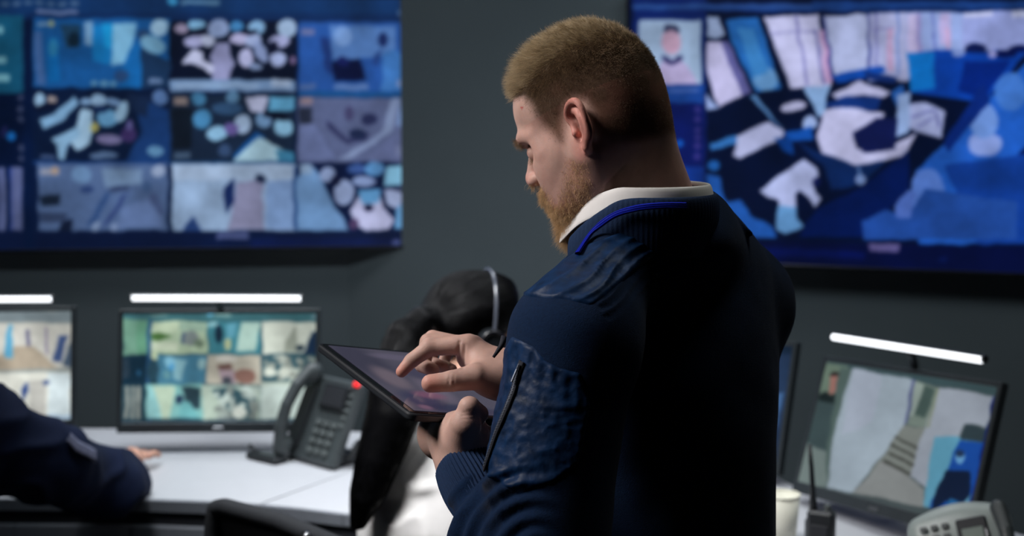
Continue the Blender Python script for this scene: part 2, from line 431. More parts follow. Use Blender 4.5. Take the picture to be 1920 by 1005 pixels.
# ------------------------------------------------------------------ the pictures shown on the lit screens
class Canvas:
    def __init__(s, x0, y0, x1, y1, base, q=1.0):
        s.x0, s.y0, s.q = x0, y0, q; s.A = np.zeros((int((y1 - y0) * q), int((x1 - x0) * q), 3)) + np.array(base, float)
        s.view(0, 0, 1)
    def view(s, ox, oy, sc): s.ox, s.oy, s.sc = ox, oy, sc; return s
    def _t(s, P): P = np.array(P, float); return (np.array([s.ox, s.oy]) + P / s.sc - np.array([s.x0, s.y0])) * s.q
    def poly(s, col, *pts, a=1.0):
        P = s._t(np.array(pts, float).reshape(-1, 2)); h, w, _ = s.A.shape
        x0, y0 = np.maximum(np.floor(P.min(0)).astype(int), 0); x1, y1 = np.minimum(np.ceil(P.max(0)).astype(int) + 1, (w, h))
        if x1 <= x0 or y1 <= y0: return s
        X, Y = np.meshgrid(np.arange(x0, x1) + .5, np.arange(y0, y1) + .5)
        m = inpoly(np.stack([X.ravel(), Y.ravel()], 1), P).reshape(X.shape)
        R = s.A[y0:y1, x0:x1]; R[m] = R[m] * (1 - a) + np.array(col, float) * a; return s
    def rect(s, col, x0, y0, x1, y1, a=1.0): return s.poly(col, x0, y0, x1, y0, x1, y1, x0, y1, a=a)
    def ell(s, col, cx, cy, rx, ry, ang=0, a=1.0):
        t = np.linspace(0, 2 * math.pi, 28)[:-1]; g = math.radians(ang); u, v = rx * np.cos(t), ry * np.sin(t)
        return s.poly(col, *np.stack([cx + u * math.cos(g) - v * math.sin(g), cy + u * math.sin(g) + v * math.cos(g)], 1).ravel(), a=a)
    def line(s, col, x0, y0, x1, y1, w, a=1.0):
        d = np.array([x1 - x0, y1 - y0], float); n = np.array([-d[1], d[0]]) / np.linalg.norm(d) * w / 2
        return s.poly(col, x0 + n[0], y0 + n[1], x1 + n[0], y1 + n[1], x1 - n[0], y1 - n[1], x0 - n[0], y0 - n[1], a=a)
    def blur(s, sig, na=1.0):
        h, w, _ = s.A.shape; X, Y = np.meshgrid(np.arange(w), np.arange(h)); g = np.stack([X.ravel() / s.q, Y.ravel() / s.q, np.zeros(X.size)], 1)
        f = [noise(g + 50 * k, sc).reshape(h, w) for k, sc in enumerate((1 / 22., 1 / 22., 1 / 45., 1 / 9.))]
        xx = np.clip((X + f[0] * 2.6 * s.q).astype(int), 0, w - 1); yy = np.clip((Y + f[1] * 2.6 * s.q).astype(int), 0, h - 1); s.A = s.A[yy, xx]
        s.A = s.A * (1 + na * (.16 * f[2] + .06 * f[3]))[:, :, None]
        r = int(3 * sig + 1); k = np.exp(-0.5 * (np.arange(-r, r + 1) / sig) ** 2); k /= k.sum()
        for ax in (0, 1):
            B = np.zeros_like(s.A); n = s.A.shape[ax]
            for i, w in enumerate(k): B += w * np.take(s.A, np.clip(np.arange(n) + i - r, 0, n - 1), axis=ax)
            s.A = B
        return s
    def sample(s, P):
        q = (P - np.array([s.x0, s.y0])) * s.q - .5; h, w, _ = s.A.shape
        x = np.clip(q[:, 0], 0, w - 1.001); y = np.clip(q[:, 1], 0, h - 1.001); i = x.astype(int); j = y.astype(int); fx = (x - i)[:, None]; fy = (y - j)[:, None]
        i1 = np.minimum(i + 1, w - 1); j1 = np.minimum(j + 1, h - 1)
        return (s.A[j, i] * (1 - fx) + s.A[j, i1] * fx) * (1 - fy) + (s.A[j1, i] * (1 - fx) + s.A[j1, i1] * fx) * fy

def paint_wall_left():
    c = Canvas(-80, -30, 820, 500, (9, 24, 56))
    c.rect((16, 48, 94), -80, -30, 800, 30); c.rect((14, 40, 84), -80, 24, 800, 38)
    for x in range(0, 135, 22): c.rect((70, 96, 130), x, 2, x + 15, 9)
    c.ell((60, 150, 205), 323, 2, 9, 7); c.rect((78, 116, 150), 338, 0, 412, 9); c.rect((90, 108, 150), 66, 18, 146, 26)
    c.rect((70, 98, 140), 744, 18, 780, 27)
    c.rect((18, 74, 104), -80, 26, 43, 174); c.ell((100, 150, 165), 0, 55, 5, 9); c.rect((100, 150, 165), -20, 106, 13, 118); c.rect((100, 150, 165), -20, 140, 16, 152)
    c.rect((6, 18, 46), -80, 174, 44, 312); c.ell((22, 96, 170), 22, 256, 8, 9)
    for y in (183, 203, 222, 278, 296): c.ell((52, 62, 92), 40, y, 7, 6)
    c.ell((30, 34, 80), 8, 248, 5, 12)
    for x, w in ((-42, 14), (-18, 14), (-2, 12), (22, 20)): c.rect((82, 92, 134), x, 314, x + w, 432)
    c.rect((40, 60, 130), 18, 314, 22, 432); c.ell((60, 66, 100), 45, 448, 5, 6)
    c.view(50, 20, 3.464)
    c.rect((22, 80, 142), 40, 50, 930, 500); c.poly((28, 62, 92), 210, 90, 350, 90, 350, 240, 260, 250); c.ell((14, 34, 52), 308, 190, 44, 52)
    c.poly((62, 96, 150), 50, 130, 100, 130, 120, 480, 60, 480); c.poly((16, 98, 168), 130, 180, 200, 170, 225, 460, 140, 460); c.ell((44, 124, 172), 170, 240, 30, 60)
    c.poly((110, 150, 188), 370, 70, 430, 70, 430, 220, 385, 220); c.poly((20, 112, 178), 430, 90, 560, 90, 540, 340, 430, 330)
    c.poly((24, 136, 196), 490, 80, 560, 80, 545, 240, 510, 240); c.poly((108, 160, 194), 560, 80, 715, 80, 650, 340, 545, 350)
    c.poly((20, 92, 158), 690, 200, 740, 240, 740, 500, 600, 500, 620, 370); c.ell((150, 188, 218), 860, 110, 60, 58); c.ell((34, 60, 98), 755, 155, 42, 38)
    c.ell((104, 152, 184), 820, 220, 90, 55, 20); c.poly((22, 46, 78), 740, 240, 930, 330, 930, 500, 740, 500); c.ell((36, 66, 110), 610, 420, 50, 40)
    for x in (440, 500, 555): c.ell((84, 130, 162), x, 470, 24, 20)
    c.rect((88, 112, 150), 785, 440, 880, 470); c.rect((110, 140, 170), 70, 80, 150, 100); c.ell((150, 160, 120), 162, 86, 18, 22)
    c.rect((10, 24, 52), 50, 520, 930, 980); c.ell((136, 170, 200), 84, 580, 32, 46); c.rect((140, 130, 130), 130, 555, 190, 600)
    c.poly((112, 152, 188), 80, 700, 180, 665, 300, 550, 335, 600, 250, 700, 110, 765); c.ell((10, 18, 40), 130, 620, 80, 22, -12)
    c.ell((120, 156, 196), 380, 590, 40, 26); c.ell((140, 174, 208), 468, 580, 56, 40); c.ell((108, 142, 184), 560, 590, 50, 24, 20)
    c.poly((148, 182, 210), 350, 640, 420, 650, 430, 800, 410, 865, 330, 912, 288, 860, 310, 780)
    c.poly((126, 166, 200), 150, 830, 330, 750, 350, 800, 262, 880, 240, 970, 200, 960, 190, 870)
    c.ell((98, 154, 196), 520, 695, 70, 60); c.ell((20, 40, 80), 480, 640, 60, 26); c.ell((140, 176, 206), 612, 655, 35, 72, 18); c.ell((158, 156, 92), 440, 762, 28, 34)
    c.ell((112, 108, 150), 540, 838, 82, 36); c.ell((56, 44, 92), 660, 800, 46, 60); c.ell((90, 86, 140), 665, 740, 26, 34)
    c.poly((22, 52, 102), 700, 560, 930, 640, 930, 980, 640, 980, 740, 800); c.poly((20, 36, 66), 640, 540, 800, 560, 780, 700, 690, 650)
    c.ell((80, 110, 158), 865, 560, 48, 52); c.ell((84, 126, 162), 840, 910, 52, 32); c.ell((80, 104, 140), 500, 940, 92, 24); c.rect((60, 80, 120), 90, 940, 180, 965)
    c.rect((24, 56, 110), 50, 978, 930, 1000)
    c.view(310, 20, 3.465)
    c.rect((9, 17, 38), 30, 70, 842, 520)
    for a in ((200, 90, 60, 32, 118, 168, 206), (340, 112, 68, 60, 132, 152, 194), (460, 100, 50, 38, 60, 120, 172), (590, 112, 62, 50, 122, 164, 204), (790, 112, 60, 62, 152, 178, 212),
              (100, 112, 42, 32, 152, 142, 172), (180, 195, 72, 38, 152, 156, 198), (272, 192, 50, 38, 168, 178, 208), (480, 182, 68, 36, 168, 168, 208), (570, 195, 60, 42, 150, 166, 208),
              (740, 195, 70, 40, 150, 156, 198), (525, 305, 46, 66, 168, 172, 212), (730, 312, 50, 52, 152, 166, 208), (582, 360, 40, 26, 120, 140, 180), (822, 325, 18, 30, 120, 100, 140)):
        c.ell(a[4:], *a[:4])
    c.ell((134, 152, 198), 620, 262, 40, 74, -30); c.ell((10, 14, 34), 215, 148, 44, 16); c.ell((12, 16, 36), 560, 140, 46, 14); c.ell((12, 16, 40), 700, 235, 34, 44)
    c.poly((176, 182, 214), 100, 345, 180, 240, 250, 260, 250, 320, 325, 350, 300, 412, 240, 372, 180, 345)
    c.poly((138, 142, 184), 330, 205, 410, 205, 420, 290, 455, 340, 430, 385, 410, 455, 300, 455, 310, 380, 290, 300)
    c.rect((108, 138, 178), 30, 448, 842, 522); c.rect((150, 170, 200), 690, 440, 810, 495); c.rect((130, 156, 190), 60, 470, 600, 500)
    c.rect((36, 78, 150), 858, 70, 1635, 524); c.poly((80, 120, 182), 1060, 95, 1500, 100, 1500, 240, 1400, 300, 1080, 315); c.ell((112, 148, 204), 1150, 170, 62, 62)
    c.poly((28, 52, 112), 1000, 170, 1060, 180, 1085, 420, 1040, 380); c.poly((10, 18, 56), 1080, 325, 1262, 308, 1305, 455, 1090, 458); c.ell((22, 30, 90), 1150, 330, 40, 30)
    c.ell((24, 40, 92), 1412, 190, 34, 50); c.poly((34, 62, 124), 1350, 300, 1410, 250, 1385, 360, 1340, 350); c.poly((58, 110, 176), 1420, 275, 1500, 248, 1612, 350, 1625, 520, 1400, 520)
    c.rect((96, 106, 152), 880, 110, 965, 160); c.ell((140, 158, 196), 1582, 130, 44, 50); c.rect((84, 114, 168), 1100, 478, 1320, 515); c.rect((112, 132, 178), 1500, 455, 1590, 495); c.rect((72, 98, 150), 870, 470, 970, 510)
    c.rect((24, 74, 130), 858, 522, 1635, 562)
    c.rect((22, 36, 58), 30, 540, 842, 985); c.rect((14, 22, 34), 40, 630, 170, 900)
    for a in ((210, 572, 46, 42, 62, 116, 156), (432, 560, 44, 40, 84, 124, 160), (232, 700, 62, 66, 64, 122, 166), (400, 632, 100, 40, 46, 76, 112), (640, 712, 52, 52, 104, 140, 180), (768, 755, 62, 62, 128, 176, 208),
              (330, 795, 66, 50, 132, 178, 212), (500, 735, 60, 66, 152, 176, 208), (425, 770, 44, 44, 100, 88, 152)): c.ell(a[4:], *a[:4])
    c.poly((170, 176, 208), 520, 555, 662, 560, 642, 665, 560, 655); c.rect((92, 160, 200), 668, 560, 838, 650); c.ell((8, 14, 32), 720, 685, 90, 24, 10)
    c.poly((18, 74, 140), 430, 950, 590, 780, 640, 820, 470, 975); c.poly((156, 190, 208), 440, 972, 600, 815, 828, 935, 828, 980, 445, 980); c.poly((58, 122, 158), 715, 900, 840, 920, 840, 985, 730, 985)
    c.rect((124, 112, 112), 48, 560, 140, 612); c.ell((50, 72, 108), 380, 912, 44, 44); c.rect((64, 84, 110), 60, 920, 165, 962); c.rect((26, 64, 110), 30, 980, 842, 1000)
    c.rect((82, 92, 128), 858, 565, 1635, 985); c.rect((34, 40, 58), 868, 630, 950, 730); c.poly((96, 108, 150), 870, 745, 960, 740, 1110, 965, 880, 965)
    c.poly((46, 50, 86), 1040, 705, 1180, 835, 1322, 785, 1300, 840, 1180, 868, 1050, 765); c.ell((38, 44, 80), 1322, 702, 54, 42); c.ell((28, 38, 70), 1245, 802, 58, 38); c.ell((62, 62, 98), 1190, 662, 28, 50)
    c.poly((118, 134, 170), 1470, 565, 1530, 565, 1470, 790, 1200, 965, 1110, 965, 1400, 800); c.poly((112, 138, 184), 1535, 580, 1625, 575, 1625, 775, 1500, 735)
    c.poly((92, 102, 142), 1320, 950, 1480, 805, 1625, 805, 1625, 985, 1310, 985); c.rect((128, 112, 124), 875, 565, 958, 612); c.ell((132, 150, 190), 1580, 596, 40, 34); c.rect((110, 120, 158), 1490, 880, 1590, 940)
    c.view(50, 290, 5.053)
    c.rect((74, 96, 136), 106, 82, 1335, 715); c.ell((96, 128, 168), 520, 180, 92, 82); c.poly((106, 132, 166), 700, 130, 1100, 130, 1080, 282, 750, 302)
    c.ell((42, 62, 108), 570, 320, 62, 36); c.poly((22, 34, 54), 110, 395, 312, 368, 312, 480, 150, 492); c.poly((48, 62, 96), 780, 308, 962, 298, 962, 350, 800, 352)
    c.poly((46, 72, 118), 740, 350, 802, 350, 655, 620, 555, 700); c.poly((44, 60, 110), 900, 402, 962, 368, 800, 622, 700, 692); c.ell((118, 138, 176), 832, 680, 48, 32, -40); c.ell((118, 138, 172), 655, 672, 34, 50, 25)
    c.ell((58, 82, 122), 1130, 300, 50, 50); c.poly((66, 82, 122), 1150, 362, 1232, 360, 1305, 560, 1200, 582); c.poly((90, 112, 156), 900, 500, 1150, 402, 1292, 622, 1282, 690, 850, 692)
    c.poly((46, 60, 90), 110, 540, 400, 560, 362, 642, 110, 642); c.poly((16, 26, 50), 300, 715, 342, 640, 422, 600, 422, 715); c.rect((128, 134, 152), 135, 130, 300, 185); c.ell((150, 132, 120), 262, 148, 34, 34); c.ell((136, 152, 182), 1250, 150, 62, 60)
    c.rect((140, 166, 200), 1372, 84, 2560, 715); c.rect((154, 176, 206), 1372, 84, 2560, 240); c.poly((36, 62, 116), 1470, 715, 1560, 575, 1670, 715)
    c.view(400, 160, 3.14)
    c.poly((22, 40, 90), 60, 600, 122, 540, 128, 690, 80, 750); c.poly((128, 130, 162), 140, 570, 200, 560, 290, 560, 300, 850, 80, 850, 125, 700); c.ell((26, 38, 68), 275, 553, 32, 27)
    c.rect((120, 150, 196), 312, 560, 468, 845); c.rect((30, 62, 116), 470, 470, 492, 850)
    c.rect((10, 22, 56), 490, 452, 1182, 852); c.poly((100, 136, 180), 490, 540, 592, 478, 795, 852, 490, 852); c.rect((122, 146, 176), 505, 462, 578, 525)
    for a in ((665, 525, 46, 46, 134, 152, 192), (770, 632, 60, 76, 148, 166, 208), (884, 562, 72, 34, 126, 146, 190), (842, 490, 58, 28, 52, 78, 134), (950, 492, 60, 40, 84, 136, 188), (720, 560, 30, 30, 16, 22, 54)): c.ell(a[4:], *a[:4])
    c.poly((128, 184, 216), 1020, 480, 1168, 462, 1160, 560, 1100, 590, 1000, 592); c.poly((154, 168, 206), 1000, 612, 1100, 600, 1135, 655, 1080, 720, 1020, 690); c.poly((98, 152, 200), 1080, 720, 1175, 620, 1175, 842, 1060, 842)
    c.poly((172, 176, 212), 800, 745, 860, 640, 982, 640, 992, 702, 1065, 790, 1030, 852, 900, 852, 820, 805); c.poly((92, 150, 200), 845, 615, 985, 612, 965, 690, 872, 690); c.ell((16, 20, 52), 912, 718, 28, 25); c.ell((72, 56, 92), 822, 815, 30, 28)
    c.line((8, 14, 44), 985, 640, 1010, 720, 20); c.line((8, 14, 44), 1030, 590, 1150, 640, 14)
    c.view(0, 0, 1); c.rect((10, 22, 54), -80, 433, 800, 500); c.rect((64, 74, 116), 404, 434, 467, 448); c.ell((70, 80, 132), 742, 455, 7, 6); c.ell((78, 90, 150), 770, 455, 8, 8); c.rect((14, 26, 74), 470, 446, 735, 470, a=.6)
    c.rect((7, 22, 54), 44, 34, 62, 470)
    return c.blur(2.2)

def paint_wall_right():
    c = Canvas(1150, -60, 2150, 560, (4, 14, 46))
    c.view(1160, 0, 1.933)
    c.rect((10, 30, 92), 50, -100, 320, 950); c.rect((34, 66, 128), 50, 12, 900, 34); c.rect((22, 56, 118), 700, 2, 2000, 30); c.rect((12, 42, 104), 320, 34, 2000, 48)
    c.rect((148, 172, 204), 72, 72, 300, 306); c.ell((182, 150, 178), 192, 148, 34, 50); c.poly((52, 58, 88), 160, 104, 172, 88, 212, 88, 224, 104, 220, 118, 164, 118); c.ell((176, 146, 172), 192, 140, 28, 30)
    c.poly((172, 162, 204), 130, 306, 148, 226, 180, 212, 210, 212, 245, 234, 288, 306); c.poly((52, 52, 100), 150, 200, 172, 204, 192, 222, 214, 202, 236, 206, 226, 224, 192, 236, 158, 224)
    c.rect((22, 62, 138), 66, 308, 312, 372); c.rect((10, 22, 86), 66, 372, 312, 602); c.ell((18, 84, 180), 222, 517, 15, 14); c.rect((60, 90, 160), 180, 318, 290, 332)
    for y in (395, 430, 470, 500, 530, 566): c.ell((48, 46, 116), 286, y, 11, 13)
    c.rect((16, 50, 132), 66, 604, 312, 885)
    # room picture
    c.rect((4, 14, 44), 316, 42, 2000, 885)
    c.poly((152, 172, 212), 318, 62, 358, 62, 388, 130, 352, 142, 318, 132); c.poly((184, 182, 222), 318, 150, 372, 150, 446, 350, 360, 385, 318, 262); c.poly((92, 92, 152), 372, 150, 398, 150, 482, 335, 446, 350)
    c.poly((142, 162, 212), 318, 330, 360, 388, 318, 396)
    c.poly((34, 100, 178), 388, 70, 505, 60, 585, 320, 500, 335, 412, 160); c.ell((104, 158, 214), 532, 285, 42, 44); c.poly((58, 128, 196), 430, 100, 490, 100, 540, 260, 490, 280)
    c.poly((182, 184, 222), 524, 58, 725, 52, 768, 310, 622, 322); c.line((112, 112, 172), 640, 58, 684, 312, 9); c.line((122, 122, 176), 540, 120, 722, 114, 5); c.line((88, 88, 152), 712, 108, 742, 305, 8)
    c.poly((182, 148, 192), 728, 110, 748, 108, 772, 300, 748, 302); c.poly((166, 176, 216), 748, 58, 902, 48, 902, 250, 780, 276); c.line((60, 70, 160), 745, 60, 775, 290, 6)
    c.rect((160, 166, 208), 904, 44, 1052, 292); c.line((48, 56, 140), 906, 44, 908, 260, 5); c.line((70, 70, 150), 932, 44, 934, 250, 4); c.rect((178, 150, 188), 972, 100, 994, 262); c.line((92, 122, 190), 1012, 44, 1012, 270, 7)
    c.line((120, 120, 170), 905, 100, 990, 102, 5); c.rect((142, 162, 216), 1040, 44, 1245, 200); c.rect((182, 174, 216), 1044, 50, 1080, 190); c.rect((146, 140, 196), 1080, 50, 1098, 200); c.rect((176, 166, 214), 1162, 50, 1200, 165)
    c.rect((186, 152, 190), 1184, 100, 1196, 180); c.line((80, 90, 170), 1140, 48, 1146, 180, 5)
    c.poly((140, 152, 208), 1242, 44, 2000, 20, 2000, 200, 1242, 180); c.rect((184, 188, 222), 1246, 42, 1352, 60); c.rect((182, 188, 222), 1420, 38, 1560, 62)
    c.poly((10, 62, 164), 1044, 192, 1150, 180, 1300, 190, 1500, 170, 1400, 280, 1320, 372, 1060, 335); c.poly((14, 112, 198), 1040, 192, 1142, 186, 1142, 322, 1060, 332); c.poly((4, 34, 118), 1250, 220, 1420, 220, 1320, 362, 1230, 330)
    c.ell((10, 22, 74), 1292, 172, 42, 17); c.ell((6, 18, 76), 1400, 196, 44, 16); c.ell((6, 18, 76), 1450, 178, 40, 14); c.ell((120, 142, 202), 1228, 190, 24, 15); c.ell((150, 150, 206), 1352, 196, 14, 12)
    c.poly((30, 86, 182), 1310, 380, 1500, 210, 2000, 120, 2000, 885, 1085, 885, 1075, 620, 1190, 510); c.ell((132, 154, 218), 1325, 520, 62, 46); c.ell((102, 138, 206), 1322, 438, 52, 62); c.ell((84, 122, 204), 1118, 700, 62, 92); c.ell((60, 110, 190), 1420, 330, 60, 70)
    c.poly((8, 36, 112), 1175, 520, 1325, 290, 1340, 372, 1195, 548); c.poly((6, 16, 66), 1445, 560, 1490, 515, 1500, 640, 1438, 612); c.poly((16, 56, 140), 1180, 600, 2000, 480, 2000, 885, 1300, 885)
    c.poly((14, 70, 168), 770, 272, 955, 236, 965, 260, 890, 282, 790, 302); c.poly((16, 42, 106), 886, 256, 1010, 282, 995, 306, 900, 282)
    c.poly((176, 178, 216), 768, 342, 870, 290, 985, 330, 960, 350, 880, 342, 802, 372)
    c.poly((180, 182, 220), 738, 402, 800, 378, 962, 412, 930, 482, 880, 470, 850, 492, 862, 542, 1000, 522, 1085, 478, 1040, 560, 890, 602, 740, 566, 718, 500)
    c.poly((160, 170, 216), 1038, 378, 1110, 372, 1184, 402, 1172, 502, 1100, 482, 1038, 460); c.poly((36, 92, 176), 985, 330, 1030, 300, 1050, 370, 1010, 400); c.poly((140, 166, 214), 1010, 340, 1060, 330, 1050, 480, 1000, 500)
    c.line((92, 96, 160), 1060, 420, 1150, 400, 6); c.line((92, 96, 160), 1080, 460, 1140, 430, 6); c.line((60, 60, 130), 1150, 410, 1165, 460, 5)
    c.poly((14, 22, 70), 846, 482, 930, 430, 1012, 428, 1002, 542, 880, 552); c.ell((10, 20, 56), 872, 360, 52, 18); c.poly((14, 44, 110), 690, 400, 820, 345, 950, 350, 940, 400, 760, 385)
    c.poly((132, 168, 216), 668, 320, 764, 308, 748, 402, 720, 424); c.ell((176, 178, 216), 630, 386, 48, 18, -8); c.ell((146, 168, 216), 692, 446, 28, 26)
    c.poly((170, 176, 216), 410, 500, 545, 440, 602, 480, 590, 502, 440, 572, 415, 560, 428, 526); c.poly((50, 112, 184), 325, 520, 430, 488, 430, 520, 332, 545)
    c.poly((92, 142, 200), 470, 350, 492, 342, 606, 480, 562, 440); c.poly((18, 74, 160), 600, 482, 704, 458, 708, 502, 610, 516); c.poly((10, 56, 130), 560, 500, 620, 500, 640, 560, 590, 540)
    c.view(1310, 230, 4.02)
    c.poly((10, 34, 82), 740, 130, 900, 220, 1180, 315, 1410, 282, 1230, 470, 1000, 500, 930, 320); c.poly((4, 22, 78), 740, 860, 900, 640, 1210, 500, 1580, 200, 1580, 480, 1480, 620, 1380, 700, 1230, 860)
    c.poly((32, 88, 176), 60, 380, 150, 400, 205, 600, 320, 580, 400, 700, 560, 780, 580, 855, 400, 860, 200, 700, 80, 640); c.ell((30, 92, 170), 115, 318, 42, 40)
    c.poly((168, 178, 222), 455, 505, 795, 270, 885, 340, 905, 402, 860, 440, 880, 520, 925, 565, 870, 642, 820, 560, 770, 500, 725, 540, 735, 700, 600, 640, 600, 590, 520, 560)
    c.poly((96, 148, 202), 595, 620, 735, 640, 745, 720, 795, 780, 730, 805, 655, 840, 585, 800); c.ell((14, 24, 80), 888, 445, 26, 32)
    c.ell((118, 140, 190), 1215, 430, 42, 40); c.line((100, 130, 180), 1213, 320, 1216, 480, 14)
    c.poly((30, 68, 144), 1225, 740, 1400, 650, 1580, 720, 1700, 500, 2400, 600, 2400, 880, 1240, 880); c.poly((74, 104, 182), 1480, 630, 1568, 500, 1640, 520, 1600, 720, 1500, 720)
    c.view(0, 0, 1); c.poly((5, 12, 52), 1180, 449, 1420, 450, 1915, 464, 2150, 474, 2150, 560, 1180, 560); c.poly((84, 78, 128), 1627, 455, 1688, 457, 1685, 472, 1629, 470)
    c.poly((6, 18, 82), 1400, 462, 1620, 470, 1620, 484, 1400, 478, a=.8); c.rect((6, 20, 74), 1760, 480, 1775, 490)
    return c.blur(2.2)

def paint_mon_mid():
    c = Canvas(190, 560, 630, 830, (34, 62, 76)); c.view(200, 570, 4.019)
    c.rect((62, 108, 116), 90, 50, 1650, 128); c.ell((104, 176, 206), 780, 66, 24, 24); c.rect((116, 152, 152), 808, 50, 940, 88); c.rect((92, 130, 132), 330, 70, 460, 98); c.rect((110, 140, 150), 1545, 82, 1610, 108)
    c.rect((112, 156, 136), 120, 112, 300, 380); c.rect((98, 150, 124), 230, 120, 300, 380); c.rect((46, 92, 140), 300, 112, 330, 900, a=.8)
    c.rect((22, 48, 66), 90, 385, 300, 610)
    for i in range(7): c.line((84, 92, 104), 108, 420 + i * 22, 170, 412 + i * 22, 8)
    c.ell((46, 100, 140), 235, 520, 18, 22)
    for x in (76, 138, 184, 226): c.rect((148, 154, 148), x, 622, x + 30, 862)
    c.rect((170, 192, 164), 328, 130, 760, 372); c.rect((186, 204, 176), 340, 130, 540, 210); c.poly((74, 112, 62), 332, 215, 400, 205, 490, 235, 400, 280, 332, 270)
    c.ell((72, 92, 118), 580, 258, 22, 46); c.ell((128, 140, 140), 640, 260, 60, 60); c.rect((150, 178, 160), 540, 140, 745, 200); c.rect((196, 210, 186), 330, 290, 540, 350); c.ell((110, 130, 110), 690, 300, 40, 30); c.ell((190, 206, 170), 362, 392, 34, 34)
    c.rect((64, 128, 142), 762, 132, 1162, 372); c.ell((26, 44, 62), 845, 225, 30, 72); c.ell((180, 190, 150), 912, 305, 26, 46); c.poly((170, 200, 190), 1020, 135, 1165, 135, 1120, 350, 975, 350); c.poly((96, 160, 180), 900, 140, 985, 140, 960, 250, 900, 260)
    c.ell((140, 190, 198), 800, 150, 40, 20); c.rect((204, 212, 200), 1172, 132, 1600, 372); c.poly((150, 158, 146), 1340, 280, 1420, 150, 1440, 360, 1330, 360); c.poly((28, 50, 78), 1500, 350, 1540, 205, 1600, 210, 1600, 372, 1480, 372); c.ell((34, 52, 66), 1455, 330, 34, 24)
    c.rect((72, 126, 152), 380, 380, 750, 598); c.ell((44, 76, 92), 350, 500, 40, 80); c.ell((132, 190, 214), 480, 430, 44, 44); c.ell((80, 156, 206), 500, 470, 26, 30); c.poly((132, 178, 190), 520, 400, 610, 420, 560, 580, 500, 560); c.ell((150, 190, 196), 715, 450, 34, 44)
    c.ell((100, 150, 160), 450, 530, 28, 34)
    c.rect((184, 180, 166), 755, 378, 1160, 604); c.poly((112, 84, 78), 830, 470, 930, 445, 950, 490, 860, 500); c.poly((168, 150, 160), 850, 500, 960, 500, 980, 600, 860, 600); c.ell((70, 74, 84), 905, 575, 40, 30); c.ell((142, 108, 98), 1040, 540, 80, 56); c.ell((206, 204, 196), 900, 410, 90, 24)
    c.rect((60, 92, 102), 1170, 380, 1598, 580)
    for i in range(46):
        x = 1190 + RNG.random() * 400; y = 395 + RNG.random() * 175; v = 120 + RNG.random() * 90
        c.ell((v * .95, v, v * .95), x, y, 12 + RNG.random() * 26, 10 + RNG.random() * 16)
    c.ell((210, 218, 206), 1235, 512, 44, 30); c.ell((206, 214, 202), 1345, 515, 46, 36); c.rect((182, 196, 184), 1160, 582, 1400, 610)
    c.rect((128, 186, 184), 292, 604, 722, 862); c.poly((186, 208, 186), 310, 620, 520, 620, 480, 860, 420, 860, 360, 700); c.poly((150, 206, 208), 300, 620, 340, 620, 420, 862, 300, 862); c.poly((44, 66, 76), 560, 615, 715, 640, 700, 790, 600, 780); c.ell((40, 58, 84), 545, 720, 28, 38); c.poly((110, 176, 180), 560, 740, 620, 730, 700, 862, 540, 862)
    c.rect((178, 196, 182), 722, 610, 1150, 868); c.poly((52, 82, 92), 800, 640, 960, 620, 1120, 700, 1120, 862, 920, 862)
    for i in range(40):
        x = 830 + RNG.random() * 290; y = 630 + RNG.random() * 230; v = 130 + RNG.random() * 90
        c.ell((v * .92, v, v * .97), x, y, 12 + RNG.random() * 26, 10 + RNG.random() * 20)
    c.ell((220, 228, 218), 1000, 815, 62, 48); c.rect((190, 206, 200), 1152, 612, 1600, 868); c.rect((40, 62, 76), 60, 872, 1650, 900); c.rect((84, 98, 106), 870, 862, 975, 900)
    return c.blur(2.0)

def paint_mon_left():
    c = Canvas(-270, 560, 160, 830, (180, 186, 178)); c.view(0, 520, 2.0725)
    c.rect((128, 142, 148), -560, 128, 290, 176); c.rect((206, 206, 198), -560, 178, 280, 360); c.rect((150, 158, 156), -560, 352, 280, 368)
    c.poly((176, 164, 146), -100, 360, 60, 262, 130, 270, 225, 355); c.poly((70, 92, 140), 205, 325, 228, 225, 262, 225, 240, 330); c.poly((76, 96, 120), 245, 340, 278, 240, 278, 352)
    c.poly((96, 170, 206), 15, 300, 30, 185, 48, 185, 50, 310, 22, 312); c.rect((110, 110, 140), 102, 205, 116, 268); c.line((140, 130, 160), 175, 190, 180, 300, 8)
    c.rect((222, 224, 214), -560, 368, 278, 552); c.poly((60, 84, 140), 80, 430, 108, 402, 108, 440, 86, 480); c.rect((184, 184, 178), 112, 400, 176, 552); c.rect((206, 220, 224), 184, 372, 272, 550); c.ell((84, 100, 140), 174, 410, 14, 10); c.rect((160, 184, 206), 180, 535, 275, 552)
    for i in range(4): c.rect((120 + 10 * i, 150, 160), -520 + i * 120, 200, -430 + i * 120, 340)
    c.rect((64, 74, 78), -560, 553, 300, 600)
    return c.blur(2.0)

